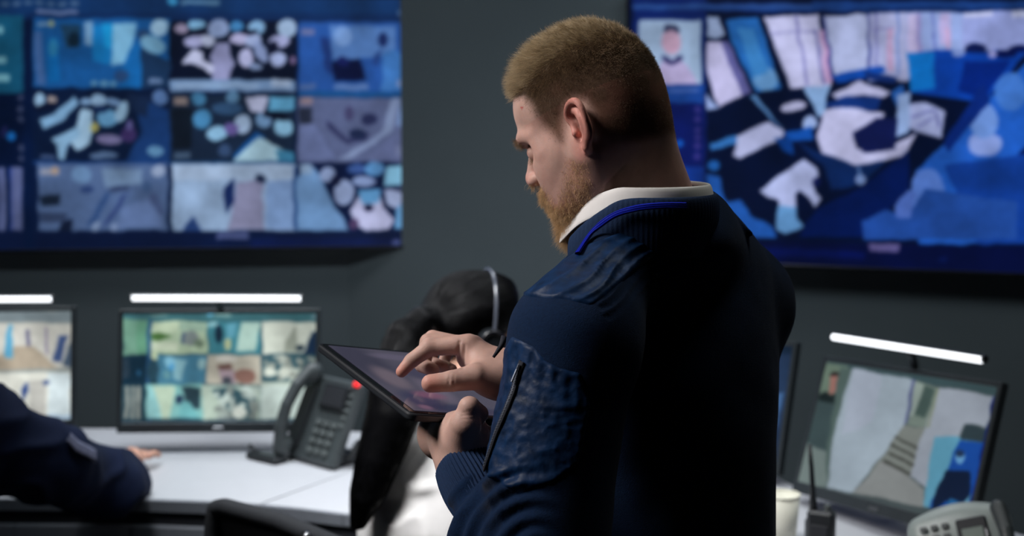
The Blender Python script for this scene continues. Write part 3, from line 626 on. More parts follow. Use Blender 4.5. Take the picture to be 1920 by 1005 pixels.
def paint_mon_right():
    c = Canvas(1460, 630, 1920, 1050, (66, 78, 80)); c.view(1400, 580, 2.365)
    c.poly((56, 76, 80), 360, 205, 1140, 335, 1120, 385, 350, 245); c.poly((100, 118, 104), 350, 232, 450, 248, 415, 405, 318, 385); c.poly((150, 106, 98), 372, 290, 392, 278, 415, 292, 410, 340, 385, 378, 362, 378); c.poly((44, 40, 38), 366, 292, 380, 272, 412, 274, 414, 296)
    c.poly((26, 36, 36), 320, 378, 350, 365, 372, 385, 400, 372, 418, 400, 408, 420, 312, 410); c.poly((58, 74, 76), 312, 405, 412, 425, 372, 640, 265, 590); c.poly((112, 126, 124), 262, 590, 372, 640, 356, 790, 205, 790); c.poly((78, 96, 92), 415, 250, 465, 262, 372, 640, 352, 800, 350, 640)
    c.poly((152, 166, 178), 466, 260, 735, 310, 700, 520, 600, 645, 470, 812, 358, 795, 380, 560); c.poly((160, 170, 186), 470, 262, 600, 285, 560, 500, 420, 560)
    c.poly((84, 92, 130), 735, 310, 752, 315, 712, 505, 698, 520); c.poly((112, 126, 118), 752, 315, 850, 345, 800, 520, 712, 510); c.poly((66, 84, 80), 790, 335, 835, 350, 790, 480, 745, 470); c.poly((140, 154, 148), 745, 320, 785, 330, 745, 470, 722, 480)
    c.poly((118, 124, 120), 700, 515, 800, 520, 720, 745, 480, 812, 600, 650); c.poly((128, 132, 132), 610, 660, 720, 745, 790, 800, 780, 915, 470, 812)
    for i in range(4): c.line((64, 66, 62), 660 - i * 18, 565 + i * 34, 765 - i * 14, 620 + i * 38, 11 + i)
    c.poly((146, 154, 166), 850, 342, 1096, 385, 1060, 520, 960, 505, 880, 700, 820, 810, 722, 740, 790, 520); c.line((120, 128, 96), 850, 345, 800, 520, 6)
    c.poly((90, 150, 176), 830, 560, 1050, 560, 1000, 905, 780, 895); c.poly((44, 58, 64), 965, 505, 1062, 532, 1056, 590, 940, 570); c.poly((22, 70, 150), 940, 575, 1052, 590, 1010, 800, 930, 905, 800, 905, 890, 700)
    c.poly((12, 26, 52), 880, 710, 985, 720, 990, 830, 940, 880, 880, 850, 820, 900, 840, 800); c.ell((96, 150, 196), 945, 655, 22, 32); c.ell((30, 50, 80), 945, 640, 18, 16); c.poly((34, 96, 150), 860, 905, 900, 840, 1000, 870, 985, 920)
    c.poly((8, 22, 92), 1096, 385, 1112, 390, 990, 930, 975, 925); c.poly((66, 76, 78), 200, 788, 470, 812, 990, 920, 980, 990, 190, 830)
    return c.blur(1.8, .35)

def paint_mon_hidden():
    c = Canvas(1150, 620, 1520, 940, (22, 40, 62)); c.view(1400, 580, 2.365)
    c.rect((34, 52, 80), 100, 200, 225, 800); c.poly((62, 96, 140), 120, 370, 165, 370, 130, 520, 95, 520); c.poly((90, 120, 160), -300, 260, 60, 300, 20, 700, -360, 620)
    return c.blur(2)

# ------------------------------------------------------------------ the room
wl = 0.10 - 0.004; yawL, yawR = math.radians(5.5), math.radians(-18.0)
cL = at(365, 231, 4.57); cR = at(1633, 241, 4.10)
def wall_line(c, yaw, off):
    d = np.array([math.cos(yaw), math.sin(yaw)]); n = np.array([-math.sin(yaw), math.cos(yaw)]); return c[:2] + n * off, d
pL, dL = wall_line(cL, yawL, 0.075); pR, dR = wall_line(cR, yawR, 0.075)
tt = np.linalg.solve(np.stack([dL, -dR], 1), pR - pL); corner = pL + dL * tt[0]
LEFT_END = pL + dL * (-2.3); RIGHT_END = pR + dR * 2.0
def wall(name, a, b, z0=0, z1=3.1, th=0.12, out=None):
    a = np.array(a); b = np.array(b); d = (b - a) / np.linalg.norm(b - a); n = np.array([-d[1], d[0]]) * th
    if out is not None and n @ (np.array(out) - a) < 0: n = -n
    P = [tuple(a), tuple(b), tuple(b + n), tuple(a + n)]
    return setp(MB().prism(P, z0, z1).build(name, M['wall']), kind='structure')
wall('wall_back_left', LEFT_END, corner, out=(0, 9)); wall('wall_back_right', corner, RIGHT_END, out=(0, 9))
wall('wall_left', LEFT_END, (LEFT_END[0] - 0.1, -1.5), out=(-9, 0)); wall('wall_right', RIGHT_END, (RIGHT_END[0] + 0.3, -1.5), out=(9, 0))
room = [(LEFT_END[0] - .3, -1.6), (RIGHT_END[0] + .6, -1.6), (RIGHT_END[0] + .3, RIGHT_END[1] + .2), (corner[0], corner[1] + .3), (LEFT_END[0] - .3, LEFT_END[1] + .3)]
setp(MB().prism(room, -0.1, 0.0).build('floor', M['floor']), kind='structure')
setp(MB().prism(room, 3.1, 3.2).build('ceiling', M['ceiling']), kind='structure')

# ------------------------------------------------------------------ displays
def place(o, c, R): o.matrix_world = Matrix.Translation(Vector(c)) @ Matrix([list(r) for r in R]).to_4x4()
def screen_mesh(name, w, h, c, R, canvas, parent, nx, nz, y=-0.001):
    X, Z = np.meshgrid(np.linspace(-w / 2, w / 2, nx), np.linspace(-h / 2, h / 2, nz)); V = np.stack([X.ravel(), np.full(X.size, y), Z.ravel()], 1)
    i, j = np.meshgrid(np.arange(nx - 1), np.arange(nz - 1)); a = (j * nx + i).ravel(); Fq = np.stack([a, a + 1, a + nx + 1, a + nx], 1)
    me = nmesh(name, V, Fq); vcolor(me, 'pix', lin(canvas.sample(proj(V @ R.T + c))))
    return link(name, me, M['screen'], parent)
def display(name, label, cat, w, h, c, R, canvas, bez, depth, fm, nx, nz, group=None, bottom=None):
    root = empty(name); place(root, c, R); setp(root, label, cat, group); bb = bez if bottom is None else bottom
    m = MB(); W2, H2 = w / 2, h / 2
    for (x0, x1, z0, z1) in ((-W2 - bez, -W2, -H2 - bb, H2 + bez), (W2, W2 + bez, -H2 - bb, H2 + bez), (-W2, W2, H2, H2 + bez), (-W2, W2, -H2 - bb, -H2)):
        m.box(((x0 + x1) / 2, depth / 2 - .004, (z0 + z1) / 2), (x1 - x0, depth, z1 - z0), bev=0.0015)
    m.build('frame', fm, root)
    MB().box((0, depth * .75, (bez - bb) / 2), (w + bez * 1.2, depth * .9, h + bez + bb - .01), bev=.006).build('back_cover', M['black'], root)
    screen_mesh('screen', w, h, c, R, canvas, root, nx, nz)
    return root
RL = rotm(yawL, math.radians(-0.0)); RR = rotm(yawR, 0)
display('wall_display', 'wide wall screen showing a three by three grid of camera views', 'screen', 1.43, .804, cL, RL, paint_wall_left(), .010, .035, M['tvframe'], 440, 250)
display('wall_display', 'blue wall screen showing one office view beside a portrait photo', 'screen', 1.43, .804, cR, RR, paint_wall_right(), .010, .035, M['tvframe'], 440, 250)
for c, R in ((cL, RL), (cR, RR)):
    o = [q for q in COL.objects if q.name.startswith('wall_display') and abs(q.matrix_world.translation.x - c[0]) < .01 or q.name.startswith('wall_display') and np.allclose(q.location, c, atol=.01)][0]
    MB().box((0, .052, 0), (.5, .042, .35), bev=.004).build('wall_bracket', M['black'], o)

def monitor(label, c, R, canvas, dist_pole, lamp_off=(0, 0), pole=True):
    root = display('computer_monitor', label, 'monitor', .51, .287, c, R, canvas, .012, .022, M['monframe'], 260, 150, bottom=.026)
    o = MB(); o.box((0, -.006, -.1585), (.028, .003, .008), bev=.001).build('power_button', M['steel'], root)
    inv = R.T
    # arm from the back of the housing to a pole standing on the desk
    pw = np.array([c[0], c[1], 0]) + np.array([*(R[:2, 1] / np.linalg.norm(R[:2, 1]) * dist_pole), 0]); top = inv @ (np.array([pw[0], pw[1], c[2]]) - c); bot = inv @ (np.array([pw[0], pw[1], .752]) - c)
    m = MB(); m.tube([top, bot], .014, 14); m.build('pole', M['black'], root, smooth=True)
    MB().tube([(0, .03, 0), top], .012, 12).build('arm', M['black'], root, smooth=True)
    up = inv @ np.array([0, 0, 1.0]); MB().tube([bot, bot - up * -.012], .03, 24).build('base', M['black'], root, smooth=False)
    return root
def light_bar(label, a, b, R, mon, r=.0078):
    a, b = np.array(a), np.array(b); c = (a + b) / 2; root = empty('monitor_light_bar', c); setp(root, label, 'lamp')
    d = (b - a) / np.linalg.norm(b - a); L = np.linalg.norm(b - a) / 2
    nrm = -R[:, 1]; 
    MB().tube([-d * L * 1.01 - nrm * .004 + np.array([0, 0, .004]), d * L * 1.01 - nrm * .004 + np.array([0, 0, .004])], r * 1.02, 18).build('housing', M['lampbody'], root, smooth=False)
    MB().tube([-d * L * .985 + nrm * .002 - np.array([0, 0, .0]), d * L * .985 + nrm * .002], r * .92, 18).build('diffuser', M['lamp'], root, smooth=True)
    tip = mon - c
    MB().tube([-nrm * .016, -nrm * .030 + (tip - -nrm * .03) * .3, tip - nrm * .020], .009, 12).build('clip', M['lampbody'], root, smooth=True)
    return root
RM = rotm(math.radians(1.7), math.radians(-9)); cM = at(411, 690, 3.74)
monitor('desk monitor with a grid of pale camera views, directly behind the desk phone', cM, RM, paint_mon_mid(), .255)
light_bar('glowing light bar above the grid monitor behind the desk phone', at(246, 559, 3.70), at(566, 560, 3.70), RM, cM + RM[:, 2] * .15)
RM1 = rotm(math.radians(6), math.radians(-8)); cM1 = at(-53, 688, 3.72)
monitor('desk monitor cut off by the left edge, showing a pale corridor view', cM1, RM1, paint_mon_left(), .26)
light_bar('glowing light bar cut off by the left edge of the picture', at(-236, 562, 3.66), at(99, 561, 3.70), RM1, cM1 + RM1[:, 2] * .15)
RMR = rotm(math.radians(-61.9), math.radians(-19.5), math.radians(-3.6)); cMR = np.array([.827, 3.054, .951])
monitor('tilted desk monitor at the right showing a staircase and an inset portrait', cMR, RMR, paint_mon_right(), .09)
light_bar('slanting light bar above the tilted monitor at the right', at(1562, 632, 3.20), at(1844, 676, 2.80), RMR, cMR + RMR[:, 2] * .165)
RMH = rotm(math.radians(-46), math.radians(-17), math.radians(-3)); eH = at(1476, 780, 3.42) + np.array([0, 0, .027]); cMH = eH - RMH[:, 0] * .262
monitor('dark blue desk monitor mostly hidden behind the standing man', cMH, RMH, paint_mon_hidden(), .06)

# ------------------------------------------------------------------ desks
def desk_pt(x, y, z=.75): d = (CAM_Z - z) * F_PX / (y - 174); return ((x - 960) * d / F_PX, d)
def desk(label, poly, front):
    root = empty('control_desk', (0, 0, 0)); setp(root, label, 'desk')
    MB().prism(poly, .722, .75).build('desktop', M['desk'], root, bevel=.002)
    m = MB(); m2 = MB(); m3 = MB()
    for a, b in zip(front[:-1], front[1:]):
        a = np.array(a); b = np.array(b); d = b - a; L = np.linalg.norm(d); d /= L; n = np.array([-d[1], d[0]]); n = n if n[1] > 0 else -n
        R = np.array([[d[0], -d[1], 0], [d[1], d[0], 0], [0, 0, 1]]); c = (a + b) / 2
        m.box((*(c - n * .004), .736), (L, .010, .030), R, .002)
        m2.box((*(c + n * .006), .701), (L, .012, .030), R)
        m3.box((*(c + n * .002), .672), (L, .03, .034), R, .003)
    a = np.array(front[0]); b = np.array(front[-1]); d = b - a; L = np.linalg.norm(d); d /= L; n = np.array([-d[1], d[0]]); n = n if n[1] > 0 else -n; R = np.array([[d[0], -d[1], 0], [d[1], d[0], 0], [0, 0, 1]])
    MB().box((*((a + b) / 2 + n * .48), .40), (L * .8, .02, .60), R).build('modesty_panel', M['desk_dark'], root)
    m.build('edge_band', M['desk_edge'], root); m2.build('under_edge', M['desk_dark'], root); m3.build('lower_rail', M['desk_edge'], root)
    return root
fA = [(-2.1, 3.30), desk_pt(12, 945), desk_pt(230, 946), desk_pt(400, 952), desk_pt(476, 957)]
jB = desk_pt(650, 893); jE = (-.22, 3.90)
desk('white curved desk at the left, the jacket-sleeved arm resting on it', fA + [jB, jE, (-.6, 3.97), (-1.2, 3.98), (-2.1, 3.98)], fA)
fB = [desk_pt(479, 957), desk_pt(560, 965), desk_pt(640, 975), (-.05, 3.08), (.22, 2.86), (.42, 2.55), (.58, 2.3), (.66, 2.05)]
g = .004
desk('white curved desk at the right, with the paper cup and radio on it', [(p[0] + g, p[1]) for p in fB] + [(1.5, 2.05), (1.42, 2.60), (1.06, 3.06), (.70, 3.34), (.58, 3.70), (.3, 3.93), (jE[0] + g, jE[1]), (jB[0] + g, jB[1])], fB)

# ------------------------------------------------------------------ desk phone with red lamp
def desk_phone():
    base = np.array([*desk_pt(562, 879), .75]); yaw = math.radians(-44); root = empty('desk_phone', base, (0, 0, yaw)); root.scale = (1.1, 1.1, 1.1)
    setp(root, 'dark grey desk phone with a glowing red lamp, propped up on the desk', 'telephone')
    T = math.radians(-26); R = np.array([[1, 0, 0], [0, math.cos(T), -math.sin(T)], [0, math.sin(T), math.cos(T)]]).copy()
    # body slab leaning back; local x right, z up the slab, y back
    h = .205; w = .185; c0 = np.array([.012, 0, .008])
    P = lambda x, y, z: c0 + R @ np.array([x, y, z])
    MB().box(P(0, .012, h / 2), (w, .026, h), R, .006).build('body', M['phone'], root)
    MB().box(P(.028, -.004, .158), (.092, .010, .062), R, .003).build('display_surround', M['black'], root)
    MB().box(P(.028, -.010, .158), (.074, .003, .046), R, .001).build('display', M['desk_dark'], root)
    for r in range(4):
        for q in range(3):
            MB().box(P(.002 + q * .027, -.004, .094 - r * .022), (.019, .008, .013), R, .002).build('key', M['phone_key'], root)
    for r in range(5):
        MB().box(P(.078, -.003, .17 - r * .018), (.014, .006, .009), R, .002).build('line_key', M['phone_key'], root)
    MB().box(P(.082, -.002, .199), (.017, .012, .012), R, .003).build('message_lamp', M['redled'], root)
    s = SDF(); a = [P(-.066, -.034, -.004), P(-.066, -.022, .04), P(-.064, -.052, .10), P(-.062, -.040, .17), P(-.060, -.018, .225)]
    s.chain([P(-.066, -.034, .012), P(-.066, -.054, .06), P(-.064, -.060, .11), P(-.062, -.052, .16), P(-.060, -.030, .205)], [.017, .015, .014, .015, .017], .01)
    s.ell(P(-.066, -.026, .018), (.024, .02, .026), R, .008); s.ell(P(-.060, -.020, .202), (.024, .02, .026), R, .008)
    V, Fq = s.mesh((-.14, -.14, -.02), (.02, .14, .28), .003); link('handset', nmesh('handset', V, Fq), M['phone'], root)
    MB().box(P(-.064, -.006, .10), (.044, .010, .15), R, .004).build('handset_cradle', M['black'], root)
    MB().box((.03, .065, .014), (.12, .07, .028), bev=.006).box((.03, .055, .06), (.10, .02, .09), R, .004).build('stand', M['black'], root)
    t = np.linspace(0, 1, 60); cc = np.stack([.105 + .035 * t + .006 * np.cos(t * 90), .05 + .02 * np.sin(t * 3), .016 + .04 * np.sin(t * math.pi) + .006 * np.sin(t * 90)], 1)
    MB().tube(cc, .005, 8).build('coiled_cord', M['black'], root, smooth=True)
desk_phone()
def small_device():
    root = empty('handheld_controller', (*desk_pt(492, 873), .75), (0, 0, math.radians(-38))); setp(root, 'small flat black handset lying on the desk before the phone', 'controller')
    MB().box((0, 0, .010), (.115, .045, .016), bev=.005).build('body', M['black'], root)
    MB().box((.012, 0, .0195), (.06, .03, .004), bev=.0015).build('keypad', M['phone'], root)
    MB().tube([(-.055, .012, .012), (-.085, .02, .022)], .006, 10).build('stub_antenna', M['black'], root, smooth=True)
small_device()

# ------------------------------------------------------------------ things on the right desk
def paper_cup():
    root = empty('paper_cup', (*((1476 - 960) * 2.94 / F_PX, 2.94), .751)); setp(root, 'white paper cup on the right desk beside the two-way radio', 'cup')
    MB().lathe((0, 0, 0), [(.0, .004), (.026, .004), (.026, 0), (.028, 0), (.0365, .106), (.0355, .106), (.0275, .008), (0, .008)], 48).build('cup_wall', M['cup'], root, smooth=True)
    a = np.linspace(0, 2 * math.pi, 49); MB().tube(np.stack([.0366 * np.cos(a), .0366 * np.sin(a), np.full(49, .1065)], 1), .0018, 8, False).build('rolled_rim', M['cup'], root, smooth=True)
paper_cup()
def walkie():
    d = 2.80; root = empty('two_way_radio', ((1551 - 960) * d / F_PX, d, .75), (0, 0, math.radians(-25))); setp(root, 'black two-way radio with a stubby aerial standing on the right desk', 'radio')
    MB().box((0, 0, .058), (.054, .034, .116), bev=.006).build('body', M['black'], root)
    MB().box((.0, -.019, .075), (.034, .004, .03), bev=.001).build('radio_display', M['desk_dark'], root)
    g = MB()
    for i in range(5): g.box((0, -.0185, .02 + i * .008), (.036, .003, .004))
    g.build('speaker_grille', M['desk_dark'], root)
    MB().tube([(-.017, 0, .112), (-.017, 0, .130), (-.018, 0, .15), (-.022, .002, .20), (-.027, .004, .245)], [.0085, .0075, .0058, .0048, .0038], 14).build('antenna', M['black'], root, smooth=True)
    MB().tube([(.012, 0, .114), (.012, 0, .128)], .007, 16).build('volume_knob', M['phone_key'], root, smooth=False)
    MB().box((-.029, 0, .075), (.006, .016, .04), bev=.002).build('talk_button', M['phone'], root)
walkie()
def grey_phone():
    d = 2.62; c = np.array([(1818 - 960) * d / F_PX, d, .75]); root = empty('office_phone', c, (0, 0, math.radians(-20))); setp(root, 'pale grey desk phone with a small display at the lower right corner', 'telephone')
    s = SDF(); T = math.radians(-30); R = np.array([[1, 0, 0], [0, math.cos(T), -math.sin(T)], [0, math.sin(T), math.cos(T)]])
    Ry = rotm(0, 0, math.radians(-17)); R2 = Ry @ R
    root.scale = (.78, .78, .78)
    P = lambda x, y, z: np.array([.01, 0, .106]) + R2 @ np.array([x, y, z])
    s.box(P(0, .01, 0), (.115, .022, .105), R2, .02, .01); s.ell(P(.0, .005, .06), (.12, .03, .07), R2, .03); s.box((.01, .04, .03), (.085, .06, .03), None, .01, .02)
    V, Fq = s.mesh((-.17, -.15, -.02), (.2, .18, .26), .004); V = relax(V, Fq, 2)
    link('body', nmesh('body', V, Fq), M['phonegrey'], root)
    MB().box(P(.035, -.026, .045), (.072, .012, .07), R2, .004).build('display_surround', M['desk_dark'], root)
    MB().box(P(.035, -.033, .035), (.05, .004, .038), R2, .001).build('display', M['lcd'], root)
    MB().box(P(.066, -.033, .035), (.006, .004, .022), R2, .001).build('indicator', M['steel'], root)
    for r in range(4):
        for q in range(3): MB().box(P(-.078 + q * .026, -.031, .07 - r * .025), (.017, .008, .013), R2, .002).build('key', M['phone'], root)
    s = SDF(); s.chain([P(.105, -.03, -.08), P(.112, -.05, -.02), P(.112, -.05, .03), P(.105, -.03, .09)], [.02, .017, .017, .02], .01)
    V, Fq = s.mesh((.0, -.18, -.06), (.24, .12, .26), .004); link('handset', nmesh('handset', V, Fq), M['phone'], root)
grey_phone()

# ------------------------------------------------------------------ chair in front of the left desk, stools under the seated people
def star_base(root, hub_z=.30, r=.29):
    MB().tube([(0, 0, .07), (0, 0, hub_z)], .025, 18).build('gas_lift', M['steel'], root, smooth=True)
    for k in range(5):
        a = k * 2 * math.pi / 5; MB().tube([(0, 0, .10), (r * .5 * math.cos(a), r * .5 * math.sin(a), .09), (r * math.cos(a), r * math.sin(a), .065)], [.024, .02, .014], 10).build('foot', M['black'], root, smooth=True)
        MB().tube([(r * math.cos(a) - .012 * math.sin(a), r * math.sin(a) + .012 * math.cos(a), .03), (r * math.cos(a) + .012 * math.sin(a), r * math.sin(a) - .012 * math.cos(a), .03)], .029, 18).build('castor', M['black'], root, smooth=False)
def chair():
    A = at(404, 938, 2.62); B = at(640, 1026, 2.36); d = B - A; d[2] = 0; L = np.linalg.norm(d); d /= L; n = np.array([d[1], -d[0], 0])   # n towards the sitter's back
    zt = (A[2]); c = (A + B) / 2; yaw = math.atan2(d[1], d[0]); root = empty('office_chair', (c[0], c[1], 0), (0, 0, yaw)); setp(root, 'black office chair whose curved back shows beside the white-shirted person', 'chair')
    zb = A[2] - .004; za = B[2]
    hw = L / 2; top = [(-hw - .01, 0, zb - .30), (-hw - .012, 0, zb - .06), (-hw - .002, 0, zb - .012), (-hw + .03, 0, zb - .002), (0, .01, (zb + za) / 2 + .002), (hw, 0, za), (hw + .03, 0, za - .05), (hw + .03, 0, za - .28)]
    P = np.array(top); t = np.linspace(0, len(P) - 1, 60); i = np.clip(t.astype(int), 0, len(P) - 2); f = (t - i)[:, None]; f = f * f * (3 - 2 * f) * .5 + f * .5; Q = P[i] * (1 - f) + P[i + 1] * f
    MB().tube(Q, .016, 12).tube([Q[0], Q[-1]], .014, 12).build('back_frame', M['chair'], root, smooth=True)
    u = np.linspace(0, 1, 16); rows = []
    nb = 40
    for k in range(nb):
        q0 = Q[int(6 + k * (len(Q) - 13) / (nb - 1))]; base = np.array([q0[0], .0, zb - .29]); rows.append([q0 * (1 - v) + base * v + np.array([0, .03 * math.sin(v * 3.14), 0]) for v in u])
    V = np.array(rows).reshape(-1, 3); Fq = [(a * 16 + b, (a + 1) * 16 + b, (a + 1) * 16 + b + 1, a * 16 + b + 1) for a in range(nb - 1) for b in range(15)]
    me = nmesh('back_mesh', V, Fq); o = link('back_mesh', me, M['chair'], root); s = o.modifiers.new('t', 'SOLIDIFY'); s.thickness = .006
    s = SDF(); s.box((0, .40, .47), (.24, .23, .040), None, .035, .01); V, Fq = s.mesh((-.3, .1, .38), (.3, .7, .56), .01); link('seat', nmesh('seat', V, Fq), M['chair'], root)
    MB().tube([(0, .40, .42), (0, .02, .42), (0, -.05, .55), (0, .0, zb - .27)], .018, 12).build('back_strut', M['steel'], root, smooth=True)
    MB().tube([(hw * .62, -.022, (za * .8 + zb * .2) + .012), (hw * .70, -.026, (za * .8 + zb * .2) + .006)], .009, 12).build('chrome_bolt', M['steel'], root, smooth=True)
    r2 = root
    hub = MB().tube([(0, .40, .28), (0, .40, .43)], .03, 16); hub.build('seat_post', M['steel'], root, smooth=True)
    for k in range(5):
        a = k * 2 * math.pi / 5; e = np.array([.28 * math.cos(a), .40 + .28 * math.sin(a)])
        MB().tube([(0, .40, .28), (e[0] * .5, .20 + e[1] * .5, .13), (e[0], e[1], .07)], [.024, .02, .014], 10).build('foot', M['black'], root, smooth=True)
        MB().tube([(e[0] - .012, e[1], .03), (e[0] + .012, e[1], .03)], .029, 18).build('castor', M['black'], root)
chair()
# ------------------------------------------------------------------ the standing man
def nrm(v): v = np.array(v, float); return v / np.linalg.norm(v)
HP, HY = math.radians(25), math.radians(30)
FH = np.array([-math.cos(HY), math.sin(HY), 0.0])
HF = FH * math.cos(HP) - np.array([0, 0, math.sin(HP)])
HU = FH * math.sin(HP) + np.array([0, 0, math.cos(HP)])
HL = np.array([-math.sin(HY), -math.cos(HY), 0.0])
HM = np.stack([HF, HL, HU], 1)
HO = at(1134, 250, 1.672)
def hw(x, y, z): return HO + HM @ np.array([x, y, z], float)
def tolocal(P): return (P - HO) @ HM
BF = nrm([-math.cos(math.radians(35)), math.sin(math.radians(35)), 0]); BL = nrm([-math.sin(math.radians(35)), -math.cos(math.radians(35)), 0])
BM = np.stack([BF, BL, np.array([0, 0, 1.0])], 1)

def catmull(P, m=5):
    P = np.array(P, float); Q = np.vstack([2 * P[0] - P[1], P, 2 * P[-1] - P[-2]]); out = []
    for i in range(1, len(Q) - 2):
        for t in np.arange(m) / m: out.append(.5 * (2 * Q[i] + (Q[i + 1] - Q[i - 1]) * t + (2 * Q[i - 1] - 5 * Q[i] + 4 * Q[i + 1] - Q[i + 2]) * t * t + (3 * Q[i] - Q[i - 1] - 3 * Q[i + 1] + Q[i + 2]) * t ** 3))
    return np.array(out + [Q[-2]])
def ear_sdf(s, side):
    """outer ear on the given side; drawn on a plane that flares away from the head"""
    fl = math.radians(30)
    ex = nrm(np.array([-1.0, math.tan(fl) * 1.0, 0]));           # from the front attachment towards the back rim (head axes x, y, z)
    eu = nrm(np.array([-0.16, 0.06, 1.0])); en = np.cross(ex, eu); en = en if en[1] > 0 else -en
    o = np.array([-.004, .0735, .005])
    def E(u, v, n=0.0):
        q = o + ex * (u * 1.1) + eu * (v * .84) + en * n; q[1] *= side; return hw(*q)
    Rl = np.stack([ex, eu, en], 1)
    if side < 0: Rl = Rl * np.array([[1], [-1], [1]])
    R = HM @ Rl
    s.ell(E(.014, .004, .0025), (.0175, .026, .0042), R, .006)
    s.ell(E(.008, .002, -.007), (.011, .019, .010), R, .008)
    hx = [(.001, .006, .001), (-.004, .014, .004), (-.003, .024, .006), (.004, .0315, .007), (.014, .0335, .008), (.023, .030, .008), (.0285, .021, .008), (.030, .009, .007), (.0285, -.003, .006), (.025, -.013, .005), (.019, -.021, .004)]
    cr2 = lambda Q, Rr: (catmull([E(*p) for p in Q]), list(np.interp(np.linspace(0, len(Rr) - 1, (len(Rr) - 1) * 5 + 1), range(len(Rr)), Rr)))
    s.chain(*cr2(hx, [.0026, .0030, .0032, .0034, .0036, .0036, .0034, .0032, .0030, .0032, .0038]), k=.0035)
    s.chain([E(.019, -.021, .004), E(.013, -.029, .003), E(.010, -.034, .001)], [.0045, .0058, .0046], .003)
    s.chain([E(.010, -.034, .001), E(.003, -.024, -.001)], [.004, .004], .003)
    ah = [(.010, .024, .004), (.017, .019, .006), (.0215, .009, .0075), (.0215, -.003, .007), (.017, -.013, .006), (.011, -.018, .006)]
    s.chain(*cr2(ah, [.0022, .0028, .0030, .0030, .0030, .0034]), k=.004)
    s.ell(E(.009, -.003, .006), (.0085, .0125, .009), R, .004, sub=True)
    s.ell(E(.006, .013, .005), (.0055, .006, .0055), R, .003, sub=True)
    s.chain([E(-.001, .003, .003), E(.002, -.005, .005), E(.001, -.012, .002)], [.0035, .0042, .003], .003)

def hand_right(s):
    """right hand reaching over the screen from behind the chest, index finger down, thumb in front"""
    w = at(965, 700, 1.655)
    i0, m0, r0, p0 = at(878, 645, 1.665), at(888, 648, 1.69), at(898, 655, 1.712), at(910, 668, 1.73)
    s.chain([at(1040, 720, 1.66), w], [.036, .026], .015)
    s.cap(w, at(935, 690, 1.665), .026, .024, .012)
    s.cap(at(940, 705, 1.645), at(888, 650, 1.668), .021, .0125, .012)
    s.cap(at(950, 700, 1.68), m0, .021, .0115, .012); s.cap(at(950, 705, 1.70), r0, .020, .0108, .012); s.cap(at(955, 715, 1.70), p0, .020, .010, .012)
    s.cap(at(925, 690, 1.66), at(900, 672, 1.67), .019, .014, .010)
    s.ell(at(922, 712, 1.640), (.026, .018, .019), None, .014)
    # index
    s.chain([i0, at(805, 652, 1.668), at(772, 676, 1.664), at(753, 697, 1.660)], [.0124, .0100, .0088, .0070], .005)
    s.ell(at(806, 649, 1.668), (.0104, .0102, .0100), None, .004)
    # middle, ring, little fingers folded under
    s.chain([m0, at(803, 641, 1.695), at(792, 684, 1.687), at(812, 694, 1.676)], [.0122, .0102, .0094, .0080], .004)
    s.chain([r0, at(811, 634, 1.722), at(806, 680, 1.715), at(832, 690, 1.70)], [.0116, .0098, .0090, .0078], .004)
    s.chain([p0, at(842, 652, 1.742), at(830, 684, 1.735), at(848, 692, 1.722)], [.0095, .0076, .0070, .0062], .003)
    # thumb
    s.chain([at(935, 714, 1.635), at(893, 706, 1.622), at(847, 715, 1.614), at(807, 719, 1.612)], [.022, .0158, .0118, .0106], .010)
    s.ell(at(848, 713, 1.613), (.012, .0108, .0112), None, .003)
    # web of skin between thumb and index
    s.cap(at(905, 692, 1.645), at(886, 664, 1.665), .014, .012, .012); s.ell(at(884, 672, 1.680), (.018, .016, .014), None, .010)

def hand_left(s):
    """left hand holding the tablet from below, thumb over the near edge"""
    w = at(868, 868, 1.585)
    s.chain([at(915, 965, 1.54), w], [.026, .028], .015)
    s.cap(w, at(862, 835, 1.60), .028, .028, .014)
    s.ell(at(874, 815, 1.588), (.026, .024, .028), None, .014)
    s.cap(at(862, 838, 1.60), at(840, 806, 1.635), .028, .022, .014); s.cap(at(850, 830, 1.61), at(818, 812, 1.655), .026, .017, .012)
    # thumb: metacarpal up over the edge, tip bent to the right
    s.chain([at(868, 822, 1.575), at(873, 794, 1.560), at(880, 764, 1.560), at(899, 776, 1.572)], [.023, .0175, .0120, .0104], .010)
    s.ell(at(880, 764, 1.559), (.0115, .0115, .0115), None, .003)
    # four fingers spread under the tablet
    def under(a, b, c, r):
        s.chain([at(*a), at(*b), at(*c)], r, .004)
    under((826, 812, 1.645), (808, 800, 1.69), (800, 782, 1.735), [.0120, .0098, .0085])
    under((838, 808, 1.65), (828, 795, 1.70), (820, 772, 1.755), [.0122, .0100, .0086])
    under((856, 806, 1.65), (852, 795, 1.70), (838, 772, 1.755), [.0118, .0096, .0082])
    under((878, 812, 1.64), (902, 806, 1.668), (912, 796, 1.70), [.0110, .0090, .0078])
    s.ell(at(826, 815, 1.650), (.026, .026, .030), None, .014)
    s.cap(at(828, 818, 1.645), at(856, 808, 1.60), .020, .020, .014)
    s.cap(at(884, 828, 1.60), at(906, 812, 1.61), .020, .0105, .01)

